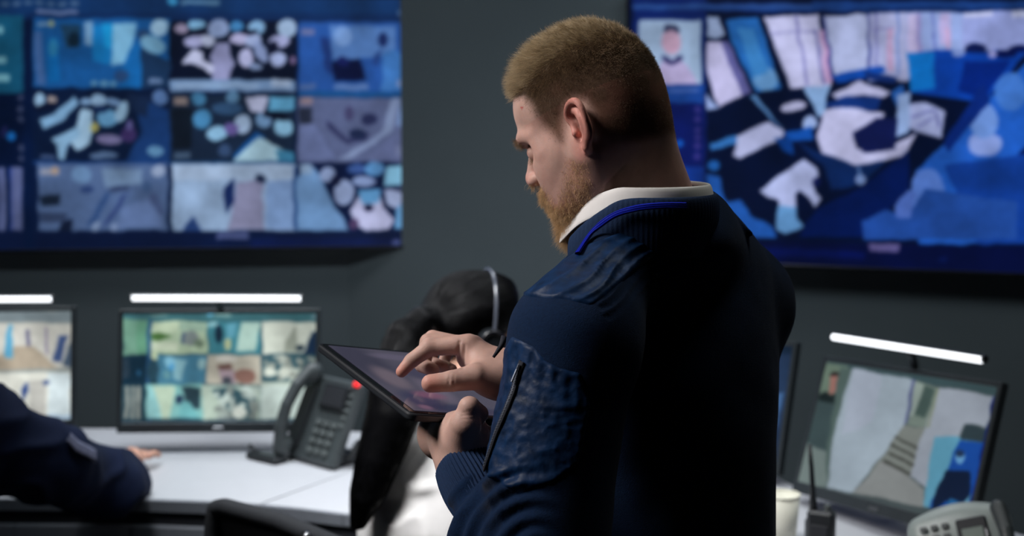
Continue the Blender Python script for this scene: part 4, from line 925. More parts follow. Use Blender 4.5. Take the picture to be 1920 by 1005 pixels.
def body_sdf():
    s = SDF()
    ell = lambda c, r, k=.012, sub=False, R=None: s.ell(hw(*c), r, HM if R is None else HM @ R, k, sub)
    cap = lambda a, b, ra, rb=None, k=.01, sub=False: s.cap(hw(*a), hw(*b), ra, rb, k, sub)
    ell((.000, 0, .056), (.086, .074, .077)); ell((.036, 0, .050), (.060, .064, .058)); ell((-.034, 0, .026), (.050, .061, .054), .02)
    ell((.0, 0, .0), (.055, .066, .045), .02)
    ell((.046, 0, -.020), (.046, .057, .070), .02); ell((.030, 0, .0), (.055, .064, .045), .02)
    for sg in (1, -1):
        ell((.056, sg * .041, -.014), (.020, .018, .020), .02); cap((.012, sg * .049, -.050), (.078, sg * .016, -.090), .017, .014, .022)
        ell((.000, sg * .060, -.016), (.016, .013, .022), .015)
        ell((.046, sg * .034, -.046), (.032, .021, .034), .022)
    ell((.045, 0, -.066), (.045, .040, .032), .02); ell((.083, 0, -.088), (.015, .021, .017), .012)
    ell((.074, 0, -.048), (.024, .034, .030), .015)
    for sg in (1, -1):
        s.chain([hw(.092, sg * .010, .031), hw(.0885, sg * .029, .032), hw(.080, sg * .042, .031), hw(.062, sg * .0515, .026), hw(.056, sg * .0545, .002)], [.0080, .0085, .0078, .0070, .0065], .011)
        ell((.090, sg * .040, .0095), (.028, .020, .0130), .006, True)
        ell((.0735, sg * .031, .009), (.0125, .0130, .0125), .004)
        ell((.0755, sg * .031, .0115), (.0128, .0132, .0115), .002)
    cap((.091, 0, .024), (.1085, 0, -.007), .0068, .0090, .010); ell((.1105, 0, -.012), (.0095, .0098, .0088), .006)
    for sg in (1, -1):
        ell((.101, sg * .0115, -.0145), (.0115, .0078, .0078), .005); ell((.1035, sg * .0072, -.0215), (.0058, .0036, .0048), .003, True)
    ell((.0945, 0, -.030), (.010, .013, .012), .008)
    ell((.0975, 0, -.0435), (.0075, .022, .0055), .005); ell((.0950, 0, -.053), (.0080, .020, .0055), .005); ell((.088, 0, -.064), (.008, .018, .010), .01)
    # neck
    nb = at(1190, 425, 1.70)
    s.cap(hw(-.012, 0, -.010), nb, .056, .060, .03)
    s.cap(hw(-.036, 0, .018), at(1236, 400, 1.70), .034, .048, .03)
    s.cap(hw(.0, .052, -.025), at(1150, 420, 1.655), .017, .020, .022)      # neck muscle towards the front
    s.cap(at(1128, 312, 1.628), at(1165, 420, 1.648), .014, .018, .02)
    for sg in (1, -1): ear_sdf(s, sg)
    # inside the clothes
    c = np.array([.185, 1.745, 0.0]); z = lambda v: c + np.array([0, 0, v])
    s.cap(nb, z(1.36), .056, .085, .03); s.cap(z(1.36), z(1.02), .085, .09, .04)
    s.cap(z(1.40), SHL, .030, .030, .02); s.cap(SHL, ELL_, .030, .028, .02); s.cap(ELL_, at(915, 965, 1.54), .028, .026, .02)
    s.cap(z(1.40), SHR, .030, .030, .02); s.cap(SHR, ELR, .040, .036, .02); s.cap(ELR, at(1040, 720, 1.66), .036, .034, .02)
    hand_right(s); hand_left(s)
    return s
SHL = at(1080, 636, 1.52); ELL_ = at(1030, 1150, 1.44)
SHR = np.array([.292, 1.865, 1.425]); ELR = np.array([.155, 1.90, 1.25])
BS = body_sdf()
lo = np.array([-.17, 1.40, .98]); hi = np.array([.42, 2.0, 1.80])
import time as _t
_t0 = _t.time()
BV, BQ = BS.mesh(lo, hi, .0018)
print('body', len(BV), _t.time() - _t0)
BV = relax(BV, BQ, 1, .35); BN = vnormals(BV, BQ)
LB = tolocal(BV)
_q = proj(BV)
def groove(x0, y0, x1, y1, depth, w, ymax):
    a = np.array([x0, y0], float); b = np.array([x1, y1], float); ab = b - a; t = np.clip(((_q - a) @ ab) / (ab @ ab), 0, 1); dd = np.linalg.norm(_q - a - t[:, None] * ab, axis=1)
    return depth * np.exp(-(dd / w) ** 2) * (BV[:, 1] < ymax) * (BN[:, 1] < .2)
_g = groove(844, 700, 841, 722, .0008, 1.6, 1.64) + groove(852, 701, 850, 724, .0007, 1.5, 1.64) + groove(862, 640, 857, 684, .0016, 2.6, 1.68) + groove(872, 648, 868, 690, .0010, 2.2, 1.68)
_g += groove(868, 774, 884, 770, .0007, 1.4, 1.6) + groove(866, 780, 886, 777, .0007, 1.4, 1.6) + groove(866, 786, 890, 785, .0005, 1.3, 1.6) + groove(803, 640, 815, 638, .0004, 1.3, 1.68)
_g += groove(1135, 348, 1172, 308, .0010, 3, 1.66) + groove(1165, 350, 1196, 322, .0008, 3, 1.68)
BV = BV - BN * _g[:, None]
def mirror_px(L): Q = L.copy(); Q[:, 1] = np.abs(Q[:, 1]); return proj(HO + Q @ HM.T)
HPX = mirror_px(LB); isH = (LB[:, 2] > -.14) & (BV[:, 2] > 1.50) & (BV[:, 0] < .30)
SCALP = [(950, 180), (966, 178), (985, 176), (996, 192), (1006, 216), (1022, 240), (1044, 262), (1056, 268), (1060, 225), (1058, 196), (1075, 180), (1098, 186), (1112, 210), (1120, 236), (1150, 262), (1200, 262), (1262, 246), (1290, 150), (1220, 0), (1000, 0), (930, 110)]
BEARD = [(1070, 300), (1098, 312), (1106, 350), (1104, 402), (1092, 445), (1058, 475), (1020, 460), (1015, 415), (1012, 392), (992, 366), (996, 352), (1012, 354), (1024, 366), (1036, 388), (1048, 386), (1056, 352), (1062, 322)]
def soft(poly, w): return smooth01(polydist(HPX, poly) / w * .5 + .5) * isH
scalpm = soft(SCALP, 14); beardm = soft(BEARD, 12) * (LB[:, 2] < .0)
skin = lin((190, 154, 142)); C = np.tile(skin, (len(BV), 1))
def tint(mask, col, a): 
    global C
    C = C * (1 - (mask * a)[:, None]) + lin(col) * (mask * a)[:, None]
TOPL = [(940, 192), (966, 182), (984, 160), (1004, 138), (1030, 118), (1060, 100), (1100, 84), (1150, 78), (1190, 84), (1222, 100), (1262, 140), (1240, 20), (1000, -10), (920, 100)]
topm0 = smooth01(polydist(HPX, TOPL) / 30 + 1.2) * isH * scalpm
tint(scalpm, (70, 54, 40), .9); tint(smooth01(topm0 + smooth01((LB[:, 2] - .03) / .06) * scalpm), (54, 42, 30), .9); tint(beardm, (122, 86, 62), .62)
nz = noise(BV, 60) * .5 + .5
tint(isH * nz * (LB[:, 2] < .04), (190, 124, 112), .26)
earm = smooth01((np.abs(LB[:, 1]) - .073) / .006) * isH * (np.abs(LB[:, 0]) < .05); tint(earm, (206, 122, 110), .5)
tint(smooth01(1 - np.linalg.norm(LB - [.112, 0, -.014], axis=1) / .022), (214, 130, 120), .4)
mp = at(979, 202, 1.60); tint(((np.linalg.norm(HPX - [978, 202], axis=1) < 2.6) & isH & (LB[:, 1] > 0)).astype(float), (170, 40, 45), .8)
lipm = smooth01(1.4 - np.linalg.norm((LB - [.098, 0, -.048]) / [.012, .024, .010], axis=1)); tint(lipm * isH, (190, 105, 100), .6)
for tx, ty in ((752, 698), (808, 721), (905, 778)):
    q = np.linalg.norm(proj(BV) - [tx, ty], axis=1); tint(smooth01(1 - q / 34) * (BV[:, 2] < 1.45), (214, 122, 104), .45)
bme = nmesh('person', BV, BQ); vcolor(bme, 'tone', C); _ha = bme.attributes.new('hairy', 'FLOAT', 'POINT'); _ha.data.foreach_set('value', np.clip(scalpm * 1.1, 0, 1).astype(np.float32)); man = link('person', bme, M['skin'])
setp(man, 'standing bearded man in a navy bomber jacket, head bowed over the tablet in his hands', 'person')

# ------------------------------------------------------------------ hair of the man
def sample(V, Fq, wv, n):
    a = V[Fq[:, 0]]; b = V[Fq[:, 1]]; c = V[Fq[:, 2]]; d = V[Fq[:, 3]]
    ar = np.linalg.norm(np.cross(c - a, d - b), axis=1) * wv[Fq].mean(1); cs = np.cumsum(ar); i = np.searchsorted(cs, RNG.random(n) * cs[-1])
    u, v = RNG.random((2, n, 1)); P = (a[i] * (1 - u) + b[i] * u) * (1 - v) + (d[i] * (1 - u) + c[i] * u) * v
    return P, i
def grow(name, wv, n, dirf, lenf, rad, m, parent, k=5, curl=.3, droop=0.0, jit=.25, clump=.35):
    P, i = sample(BV, BQ, wv, n); N = BN[BQ[i, 0]]; L = tolocal(P); px = mirror_px(L)
    D, bend = dirf(L, N, px); ln = lenf(L, px) * (0.65 + .6 * RNG.random(n))
    tuft = np.stack([noise(P + 3.1 * q, 170) for q in range(3)], 1); D = np.broadcast_to(D, N.shape) + tuft * clump + RNG.normal(0, jit, N.shape); D /= np.linalg.norm(D, axis=1)[:, None]
    bend = np.broadcast_to(bend, N.shape) + RNG.normal(0, curl, D.shape)
    Q = [P - N * .0006]; d = D; step = (ln / (k - 1))[:, None]
    for j in range(1, k):
        Q.append(Q[-1] + d * step); d = d + bend * (1.0 / (k - 1)) + np.array([0, 0, -droop]) / (k - 1); d /= np.linalg.norm(d, axis=1)[:, None]
    Q = np.stack(Q, 1); R = rad * np.linspace(1, .35, k)[None] * (0.7 + .6 * RNG.random((n, 1)))
    return curves(name, Q, R, m, parent)
TOPL = [(940, 192), (966, 182), (984, 160), (1004, 138), (1030, 118), (1060, 100), (1100, 84), (1150, 78), (1190, 84), (1222, 100), (1262, 140), (1240, 20), (1000, -10), (920, 100)]
topm = smooth01(polydist(HPX, TOPL) / 18 + .5) * isH * scalpm
def fwd(L, N, px):
    w = smooth01(polydist(px, TOPL) / 20 + .5)[:, None]; fr = smooth01((L[:, 0] - .02) / .06)[:, None]
    D = N * (.75 - .15 * fr) + (HF * (.75 + .3 * fr) + HU * .10) * w + (HF * .15 - HU * .5) * (1 - w)
    return D, HF * .35 * w - HU * .35 * fr * w
def toplen(L, px):
    fr = smooth01((L[:, 0] - .0) / .07); bk = smooth01((-L[:, 0] - .03) / .05); e = smooth01(polydist(px, TOPL) / 26)
    return (.013 + .010 * fr - .006 * bk) * (.45 + .55 * e)
def sidelen(L, px): return .0018 + .0052 * smooth01((L[:, 2] - .02) / .08)
grow('hair', topm, 30000, fwd, toplen, .00011, M['hair'], man, k=6, curl=.45, jit=.22, clump=.45)
grow('side_hair', scalpm * (1 - .3 * topm), 46000, fwd, sidelen, .00009, M['sidehair'], man, k=3, curl=.2, jit=.28)
def bdir(L, N, px):
    D = N * .55 + (-HU * .9 + HF * .12); return D, -HU * .5 + N * .2
def blen(L, px):
    ch = smooth01((-.045 - L[:, 2]) / .05); fr = smooth01((L[:, 0] - .035) / .05); ms = smooth01((L[:, 2] + .045) / .01) * smooth01((L[:, 0] - .07) / .02)
    return .0035 + .009 * ch * fr + .003 * fr + .003 * ms
grow('beard', beardm, 22000, bdir, blen, .00011, M['beard'], man, k=6, curl=1.0, jit=.4, clump=.7)
must = smooth01(1.25 - np.linalg.norm((LB - [.100, 0, -.035]) / [.022, .032, .0085], axis=1)) * (LB[:, 0] > .075) * isH
def mdir(L, N, px): D = N * .5 - HU * .8 + np.sign(L[:, 1])[:, None] * HL * .35; return D, -HU * .4
grow('moustache', must, 4000, mdir, lambda L, px: np.full(len(L), .010), .00008, M['beard'], man, k=5, curl=.4, jit=.25)
brm = smooth01(1.3 - np.linalg.norm((np.abs(LB) * [1, 1, 0] + LB * [0, 0, 1] - [.093, .028, .029]) / [.022, .022, .0065], axis=1)) * isH * (LB[:, 0] > .06)
grow('eyebrows', brm, 900, lambda L, N, px: (N * .7 + HU * .1 + np.sign(L[:, 1])[:, None] * HL * .5, -HU * .3), lambda L, px: np.full(len(L), .007), .00007, M['brow'], man, k=4, jit=.3)
lsh = smooth01(1.5 - np.linalg.norm((np.abs(LB) * [1, 1, 0] + LB * [0, 0, 1] - [.090, .033, .004]) / [.010, .014, .0025], axis=1)) * isH
grow('eyelashes', lsh, 260, lambda L, N, px: (HF * .9 - HU * .55, HU * .5), lambda L, px: np.full(len(L), .008), .00006, M['brow'], man, k=4, jit=.12)

# ------------------------------------------------------------------ tablet
TA0, TB0 = at(591, 640, 1.77), at(769, 784, 1.56)
def tablet():
    best = None
    for dy in np.linspace(.05, .26, 106):
        A = at(593, 641, 1.565 + dy); B = at(770, 776, 1.565); e = abs(np.linalg.norm(A - B) - .245)
        if best is None or e < best[0]: best = (e, A, B)
    _, A, B = best; Rv = nrm(A - B); Tv = np.array([-.67, -.73, .14]); Tv = nrm(Tv - Rv * (Tv @ Rv)); N = np.cross(Rv, Tv); N = N if N[2] > 0 else -N
    w = .172; c = (A + B) / 2 - Tv * w / 2
    R = np.stack([Rv, Tv, N], 1)
    root = empty('tablet_computer'); place(root, c, R); setp(root, 'black tablet computer held in the standing man\'s left hand', 'tablet')
    L = .245
    s = SDF(); s.box((0, 0, -.0065), (L / 2, w / 2, .0065), None, .0045, .001)
    # rounded outline
    def slab(l, ww, z0, z1, r, n=8):
        pts = []
        for sx, sy, a0 in ((1, 1, 0), (-1, 1, 90), (-1, -1, 180), (1, -1, 270)):
            for k in range(n + 1):
                a = math.radians(a0 + 90 * k / n); pts.append((sx * (l / 2 - r) + r * math.cos(a), sy * (ww / 2 - r) + r * math.sin(a)))
        return MB().prism(pts, z0, z1)
    slab(L, w, -.0095, -.0005, .010).build('case', M['tabcase'], root, bevel=.0025)
    slab(L - .008, w - .008, -.001, .0, .008).build('bezel', M['glass'], root)
    nx, nz = 60, 44; X, Y = np.meshgrid(np.linspace(-L / 2 + .011, L / 2 - .011, nx), np.linspace(-w / 2 + .011, w / 2 - .011, nz)); V = np.stack([X.ravel(), Y.ravel(), np.full(X.size, .0004)], 1)
    i, j = np.meshgrid(np.arange(nx - 1), np.arange(nz - 1)); a = (j * nx + i).ravel(); Fq = np.stack([a, a + 1, a + nx + 1, a + nx], 1)
    u = (V[:, 0] / L + .5); v = (V[:, 1] / w + .5); col = np.tile(lin((84, 80, 96)), (len(V), 1))
    def blob(cu, cv, ru, rv, c_, a_=1):
        nonlocal col
        m = smooth01(1.5 - np.hypot((u - cu) / ru, (v - cv) / rv))[:, None] * a_; col = col * (1 - m) + lin(c_) * m
    blob(.75, .8, .3, .2, (62, 60, 78)); blob(.5, .75, .15, .1, (112, 100, 112)); blob(.2, .75, .12, .14, (58, 58, 86)); blob(.35, .5, .16, .10, (120, 108, 126), .6); blob(.28, .62, .05, .12, (130, 84, 110), .7); blob(.1, .5, .06, .3, (46, 50, 78), .8); blob(.62, .45, .1, .12, (70, 66, 88)); blob(.1, .8, .03, .05, (118, 90, 112)); blob(.85, .45, .05, .2, (98, 92, 112))
    me = nmesh('screen', V, Fq); vcolor(me, 'pix', col * .75); link('screen', me, M['tabscreen'], root)
    return A, B, R, c
M['glass'] = mat('glossy_black_glass', (10, 11, 14), 0.08, spec=0.6, noise_amt=.05)
M['tabscreen'] = mat('tablet_screen', (10, 10, 14), 0.12, attr='pix', attr_emit=True, spec=0.5)
TAB = tablet()
# ------------------------------------------------------------------ bomber jacket
CC = np.array([(1206 - 960) * 1.665 / F_PX, 1.665, 0.0])
def ring(th, out=0.0):
    """a point of the neckline ring (no height) and its outward direction; th = 0 at the nape, pi in front"""
    a = np.where(np.cos(th) > 0, .076, .095) + out; b = .076 + out
    P = CC + (np.cos(th) * a)[:, None] * -BF + (np.sin(th) * b)[:, None] * BL
    N = (np.cos(th))[:, None] * -BF + (np.sin(th))[:, None] * BL
    return P, N
def ztop(th): return 1.594 - .047 * smooth01((np.abs(th) - math.radians(75)) / math.radians(85))
def jacket_sdf():
    s = SDF(); C0 = np.array([.192, 1.752, 0]); z = lambda v, dx=0: C0 + np.array([dx, 0, v])
    s.ell(z(1.335), (.128, .182, .225), BM, .03); s.ell(z(1.11, .006), (.125, .160, .30), BM, .05)
    s.cap(at(1185, 447, 1.655), SHL, .045, .066, .05); s.cap(at(1292, 425, 1.72), SHR, .050, .070, .05)
    s.ell(at(1240, 450, 1.69), (.085, .085, .050), BM, .04)
    s.chain([SHL, (SHL * .5 + ELL_ * .5) + np.array([-.014, 0, 0]), ELL_ + np.array([-.006, 0, 0])], [.069, .068, .066], .03)
    s.chain([ELL_, ELL_ * .5 + CUF * .5 + np.array([-.004, -.006, 0]), CUF - AXF * .060], [.060, .055, .040], .02)
    s.cap(SHR, ELR, .069, .056, .04); s.chain([ELR, at(1040, 722, 1.70), at(990, 708, 1.665)], [.054, .042, .036], .03)
    s.box(at(1374, 412, 1.735), (.028, .020, .004), rotm(math.radians(10), 0, math.radians(42)), .003, .004)
    return s
CUF = at(866, 866, 1.585); AXF = nrm(CUF - ELL_)
JS = jacket_sdf()
JV, JQ = JS.mesh((-.16, 1.36, .84), (.46, 2.06, 1.62), .0034)
JV = relax(JV, JQ, 2, .5); JN = vnormals(JV, JQ); JP = proj(JV)
vis = smooth01((-(JN @ np.array([0, .96, -.2])) + .25) / .3) * (JV[:, 1] < 1.68)
def rot2(P, deg): a = math.radians(deg); return P[:, 0] * math.cos(a) + P[:, 1] * math.sin(a), -P[:, 0] * math.sin(a) + P[:, 1] * math.cos(a)
SHP = [(1190, 424), (1098, 456), (1050, 490), (1000, 533), (975, 552), (998, 556), (1060, 560), (1108, 573), (1124, 562), (1200, 500), (1262, 452), (1262, 420)]
SLP = [(958, 630), (1000, 650), (1022, 676), (1050, 690), (1090, 700), (1108, 760), (1085, 870), (1040, 905), (972, 927), (910, 888), (900, 872), (915, 800), (925, 740), (930, 700), (944, 655)]
def folds_shoulder(P, V):
    u, v = rot2(P, -33); w = noise(V, 9) * 26 + noise(V + 7, 22) * 8
    r = (1 - np.abs(np.sin((v + w) / 17 * math.pi / 1.15))) ** 1.6 * 2 - .7
    e = smooth01((u - 560) / 60) if False else 1
    return (r * (.55 + .45 * noise(V, 25)) * .0026 + noise(V, 70) * .0009)
zpp = [(990, 658), (984, 672), (978, 692), (973, 712), (968, 735), (958, 765), (948, 790), (938, 812), (928, 838), (919, 862), (912, 880)]
def folds_sleeve(P, V):
    w = noise(V, 14) * 30; top = smooth01(1 - (P[:, 1] - 660 - (P[:, 0] - 1000) * .3) / 110)
    g = np.cos((P[:, 0] + w + (P[:, 1] - 700) * .18) / 15.5 * 2 * math.pi / 1.6) * top * .0012
    u, v = rot2(P, 24); u2, v2 = rot2(P, -58); q = noise(V + 3, 17)
    c = (1 - np.abs(noise(V + 11, 34))) ** 6 * .0010 + (1 - np.abs(noise(V * [1.3, .5, 1.0] + 5, 62))) ** 5 * .0013 + (1 - np.abs(noise(V * [.8, .5, 1.7] + 9, 95))) ** 5 * .0012
    zd = np.abs(polydist(P, [(x - .5, y) for x, y in zpp] + [(x + .5, y) for x, y in zpp[::-1]])); return (g + c - .002) * smooth01(zd / 9 - .35)
kf = noise(JV, 11) * .0025 + noise(JV, 30) * .0008
lowarm = smooth01((JP[:, 1] - 868) / 26) * smooth01((1060 - JP[:, 0]) / 110) * vis
d = np.hypot(JP[:, 0] - 1010, (JP[:, 1] - 1040) * 1.0); arc = .5 + .5 * np.cos((d - 198 + noise(JV, 16) * 16) / 34 * 2 * math.pi)
elb = (1 - np.abs(noise(JV * [1.6, 1, .6], 26))) ** 3
disp = kf + lowarm * (arc * .0070 - .003 + elb * .002)
sh = smooth01(polydist(JP, [(1120, 570), (1190, 490), (1250, 440), (1300, 470), (1200, 560), (1140, 600)]) / 10 + .5) * vis
disp = disp + sh * folds_shoulder(JP, JV) * .7
under = lambda poly, w=10: smooth01(polydist(JP, poly) / w) * vis
disp0 = disp.copy(); disp = disp - (under(SHP) + under(SLP)) * .002
JVd = JV + JN * disp[:, None]
jk = link('jacket', nmesh('jacket', JVd, JQ), M['knit'], man)
setp(jk, 'navy knitted bomber jacket')
def panel(name, poly, fold, label):
    pd = polydist(JP, poly); fm = (pd[JQ] > -8).all(1) & (vis[JQ] > .02).all(1)
    V, Fq, u = submesh(JV, JQ, fm); N = JN[u]; P = JP[u]; D = pd[u]
    off = -.0030 + .0046 * smooth01(D / 7 + .45) + fold(P, V) * smooth01(D / 22 + .15); off = np.maximum(off, -.0032)
    o = link(name, nmesh(name, V + N * (off + disp0[u] * np.where(sh[u] > .05, .3, 1) + .0006)[:, None], Fq), M['nylon'], jk); setp(o, label)
    ss = o.modifiers.new('s', 'SUBSURF'); ss.levels = 1; ss.render_levels = 1
panel('shoulder_panel', SHP, folds_shoulder, 'shiny crinkled nylon shoulder panel')
panel('sleeve_panel', SLP, folds_sleeve, 'shiny gathered nylon sleeve panel')
# sleeve zip
zp = [(990, 658), (984, 672), (978, 692), (973, 712), (968, 735), (958, 765), (948, 790), (938, 812), (928, 838), (919, 862), (912, 880)]
def onjacket(pts, off, n=0):
    if n:
        P = np.array(pts, float); s = np.concatenate([[0], np.cumsum(np.linalg.norm(np.diff(P, axis=0), axis=1))]); t = np.linspace(0, s[-1], n); pts = np.stack([np.interp(t, s, P[:, 0]), np.interp(t, s, P[:, 1])], 1)
    H = [JS.hit(x, y) for x, y in pts]; H = np.array([h for h in H if h is not None]); return H + JS.grad(H) * off, JS.grad(H)
H, G = onjacket(zp, .0022, 90); NZ = len(H)
H = H + G * np.array([disp0[np.argmin(((JV - h) ** 2).sum(1))] for h in H])[:, None] + G * .0014
for _ in range(40): G[1:-1] = G[1:-1] * .5 + (G[:-2] + G[2:]) * .25
for _ in range(3): H[1:-1] = H[1:-1] * .5 + (H[:-2] + H[2:]) * .25
G /= np.linalg.norm(G, axis=1)[:, None]
T = np.gradient(H, axis=0); T /= np.linalg.norm(T, axis=1)[:, None]; S = np.cross(T, G); S /= np.linalg.norm(S, axis=1)[:, None]
def ribbon(name, H, S, G, w, m, parent, th=.0012):
    V = np.concatenate([H - S * w / 2, H - S * w / 4 + G * th, H + S * w / 4 + G * th, H + S * w / 2, H - G * .003]); n = len(H)
    idx = [0, 1, 2, 3, 4, 0]; Fq = [(idx[k] * n + i, idx[k + 1] * n + i, idx[k + 1] * n + i + 1, idx[k] * n + i + 1) for k in range(5) for i in range(n - 1)]
    return link(name, nmesh(name, V, Fq), m, parent)
zt = ribbon('sleeve_zip', H[8:], S[8:], G[8:], .0085, M['ziptape'], jk, .0008); setp(zt, 'dark zip with metal teeth on the sleeve')
tb = MB()
for i in range(15, NZ - 2):
    R = np.stack([S[i], T[i], G[i]], 1); tb.box(H[i] + G[i] * .0010 + S[i] * (.0005 if i % 2 else -.0005), (.0018, .0010, .0010), R)
tb.build('zip_teeth', M['zip'], zt)
MB().box(H[12] + G[12] * .0028, (.0032, .006, .002), np.stack([S[12], T[12], G[12]], 1), .001).tube([H[14] + G[14] * .003, H[24] + G[24] * .005], .0012, 8).build('zip_slider', M['zip'], zt)
# cuff
def loop_frame(ax): u = nrm(np.cross(ax, [0, 0, 1])); return u, np.cross(ax, u)
def ribbed_cuff(name, c0, c1, r0, r1, ribs, parent, amp=.0010):
    ax = nrm(c1 - c0); u, w = loop_frame(ax); na = ribs * 8; a = np.arange(na) * 2 * math.pi / na; V = []; L = 24; prof = []
    for k in range(L): t = k / (L - 1); prof.append((c0 * (1 - t) + c1 * t, (r0 * (1 - t) + r1 * t) + .004 * math.sin(t * math.pi) - (.0025 if k == L - 1 else 0), min(1.0, .25 + (L - 1 - k) * .15)))
    for k in range(6): prof.append((c1 - ax * .003 * k, r1 - .0055, .2))
    for c, r, m in prof: rr = r + amp * m * np.cos(a * ribs); V.append(c + rr[:, None] * (np.cos(a)[:, None] * u + np.sin(a)[:, None] * w))
    n = len(prof); V = np.array(V).reshape(-1, 3); Fq = [(i * na + j, i * na + (j + 1) % na, (i + 1) * na + (j + 1) % na, (i + 1) * na + j) for i in range(n - 1) for j in range(na)]
    return link(name, nmesh(name, V, Fq), M['rib'], parent)
setp(ribbed_cuff('cuff', CUF - AXF * .072, CUF, .0345, .0335, 50, jk), 'ribbed cuff')
cr = at(975, 705, 1.66); ribbed_cuff('cuff', cr + np.array([.03, .02, -.005]), cr, .034, .031, 46, jk)
# knitted collar and hem
def band(name, th0, th1, rows, m, parent, n=260, rip=0, solid=.0):
    th = np.linspace(th0, th1, n); V = []
    for out, dz in rows:
        o = out(th) if callable(out) else out; z = dz(th) if callable(dz) else dz
        P, N = ring(th, 0); P, N = ring(th, 0); P = P + N * np.broadcast_to(o, th.shape)[:, None]
        if rip: P = P + N * (rip * np.cos(th * 95))[:, None]
        P[:, 2] = ztop(th) + z; V.append(P)
    k = len(rows); V = np.array(V).reshape(-1, 3); Fq = [(i * n + j, i * n + j + 1, (i + 1) * n + j + 1, (i + 1) * n + j) for i in range(k - 1) for j in range(n - 1)]
    o = link(name, nmesh(name, V, Fq), m, parent)
    if solid: q = o.modifiers.new('t', 'SOLIDIFY'); q.thickness = solid; q.offset = 0
    s = o.modifiers.new('s', 'SUBSURF'); s.levels = 1; s.render_levels = 1
    return o
R_ = math.radians
dd = lambda v: (lambda t: v + .004 * smooth01((R_(110) - np.abs(t)) / R_(40)) - .016 * smooth01((np.abs(t) - R_(60)) / R_(70)))
oo = lambda v: (lambda t: v - .004 * smooth01((np.abs(t) - R_(100)) / R_(35)))
jc = band('jacket_collar', R_(-124), R_(124), [(oo(a), dd(b)) for a, b in ((.0035, -.040), (.0035, -.022), (.0045, -.0160), (.008, -.0140), (.0115, -.0165), (.0135, -.026), (.0135, -.040), (.0110, -.060), (.004, -.085))], M['rib'], jk, rip=.00022)
P0, N0 = ring(np.array([0.]), 0)
# lanyard ribbon over the collar seam
JH = SDF(); JH.p = list(JS.p)
th = np.linspace(-R_(150), R_(150), 60); Pq, Nq = ring(th, 0)
for o, dz, r in ((.0085, -.022, .0065), (.0105, -.036, .0075), (.014, -.052, .0085), (.017, -.070, .01)):
    Q = Pq + Nq * o; Q[:, 2] = ztop(th) + dz
    for a, b in zip(Q[:-1], Q[1:]): JH.cap(a, b, r, r, .006)
lp = np.array([(1084, 478), (1098, 457), (1112, 436), (1130, 418), (1150, 405), (1172, 396), (1200, 389), (1240, 386), (1285, 386)], float)
s_ = np.concatenate([[0], np.cumsum(np.linalg.norm(np.diff(lp, axis=0), axis=1))]); t_ = np.linspace(0, s_[-1], 50); lq = np.stack([np.interp(t_, s_, lp[:, 0]), np.interp(t_, s_, lp[:, 1])], 1)
for _ in range(6): lq[1:-1] = lq[1:-1] * .5 + (lq[:-2] + lq[2:]) * .25
Hl = np.array([JH.hit(x, y) for x, y in lq]); Gl = np.array([nrm(v) for v in (np.stack([JH.ev(Hl + e, 9) - JH.ev(Hl - e, 9) for e in np.eye(3) * .006], 1))])
for _ in range(4): Gl[1:-1] = Gl[1:-1] * .5 + (Gl[:-2] + Gl[2:]) * .25; Hl[1:-1] = Hl[1:-1] * .5 + (Hl[:-2] + Hl[2:]) * .25
Tl = np.gradient(Hl, axis=0); Tl /= np.linalg.norm(Tl, axis=1)[:, None]; Sl = np.cross(Tl, Gl); Sl /= np.linalg.norm(Sl, axis=1)[:, None]
ln = ribbon('lanyard', Hl + Gl * .002, Sl, Gl, .0074, M['lanyard'], man, .0016); setp(ln, 'bright blue lanyard ribbon')
st = MB()
for k in (-.0022, 0, .0022): st.tube(Hl + Gl * .0036 + Sl * k, .00035, 6)
st.build('ribbon_ridge', M['lanyard'], ln, smooth=True)
# shirt collar
sc = band('shirt_collar', R_(-144), R_(144), [(-.004, -.040), (-.003, -.015), (-.0015, -.003), (.0005, .0), (.0025, -.0015), (.0045, -.008), (.0062, -.018), (lambda t: .0075 + .002 * smooth01((np.abs(t) - R_(120)) / .5), lambda t: -.026 - .004 * smooth01((np.abs(t) - R_(110)) / .5))], M['shirt'], man, solid=.0022)
setp(sc, 'white shirt collar')
# cord hanging beside the wrist
ct = MB(); ct.tube([at(946, 632, 1.60), at(940, 648, 1.595), at(932, 660, 1.593), at(925, 670, 1.592)], [.0042, .0030, .0022, .0016], 8); ct.build('cord_end', M['ziptape'], jk, smooth=True)
# hem, trousers, shoes
hs = SDF(); hc = np.array([.196, 1.752, .93]); hs.ell(hc, (.128, .160, .11), BM, .01); hs.p[-1] = hs.p[-1]
a = np.linspace(0, 2 * math.pi, 121)[:-1]; V = []
for zz, rr in ((1.02, .118), (1.00, .126), (.96, .128), (.925, .124), (.92, .116)):
    q = (rr + .0012 * np.cos(a * 60)); V.append(np.array([.196, 1.752, zz]) + (np.cos(a) * q)[:, None] * BF + (np.sin(a) * (q + .034))[:, None] * BL)
V = np.array(V).reshape(-1, 3); n = 120; Fq = [(i * n + j, i * n + (j + 1) % n, (i + 1) * n + (j + 1) % n, (i + 1) * n + j) for i in range(4) for j in range(n)]
link('hem_band', nmesh('hem_band', V, Fq), M['rib'], jk)
ts = SDF(); pc = np.array([.196, 1.752, .95]); ts.ell(pc, (.115, .15, .12), BM, .03)
for sg in (1, -1):
    hip = pc + BL * sg * .085 - np.array([0, 0, .03]); kn = np.array([*(pc + BL * sg * .10 + BF * .03)[:2], .50]); an = np.array([*(pc + BL * sg * .11)[:2], .11])
    ts.chain([hip, kn, an], [.098, .070, .060], .03)
V, Fq = ts.mesh((-.1, 1.45, .04), (.5, 2.1, 1.1), .009); link('trousers', nmesh('trousers', V, Fq), M['trouser'], man)
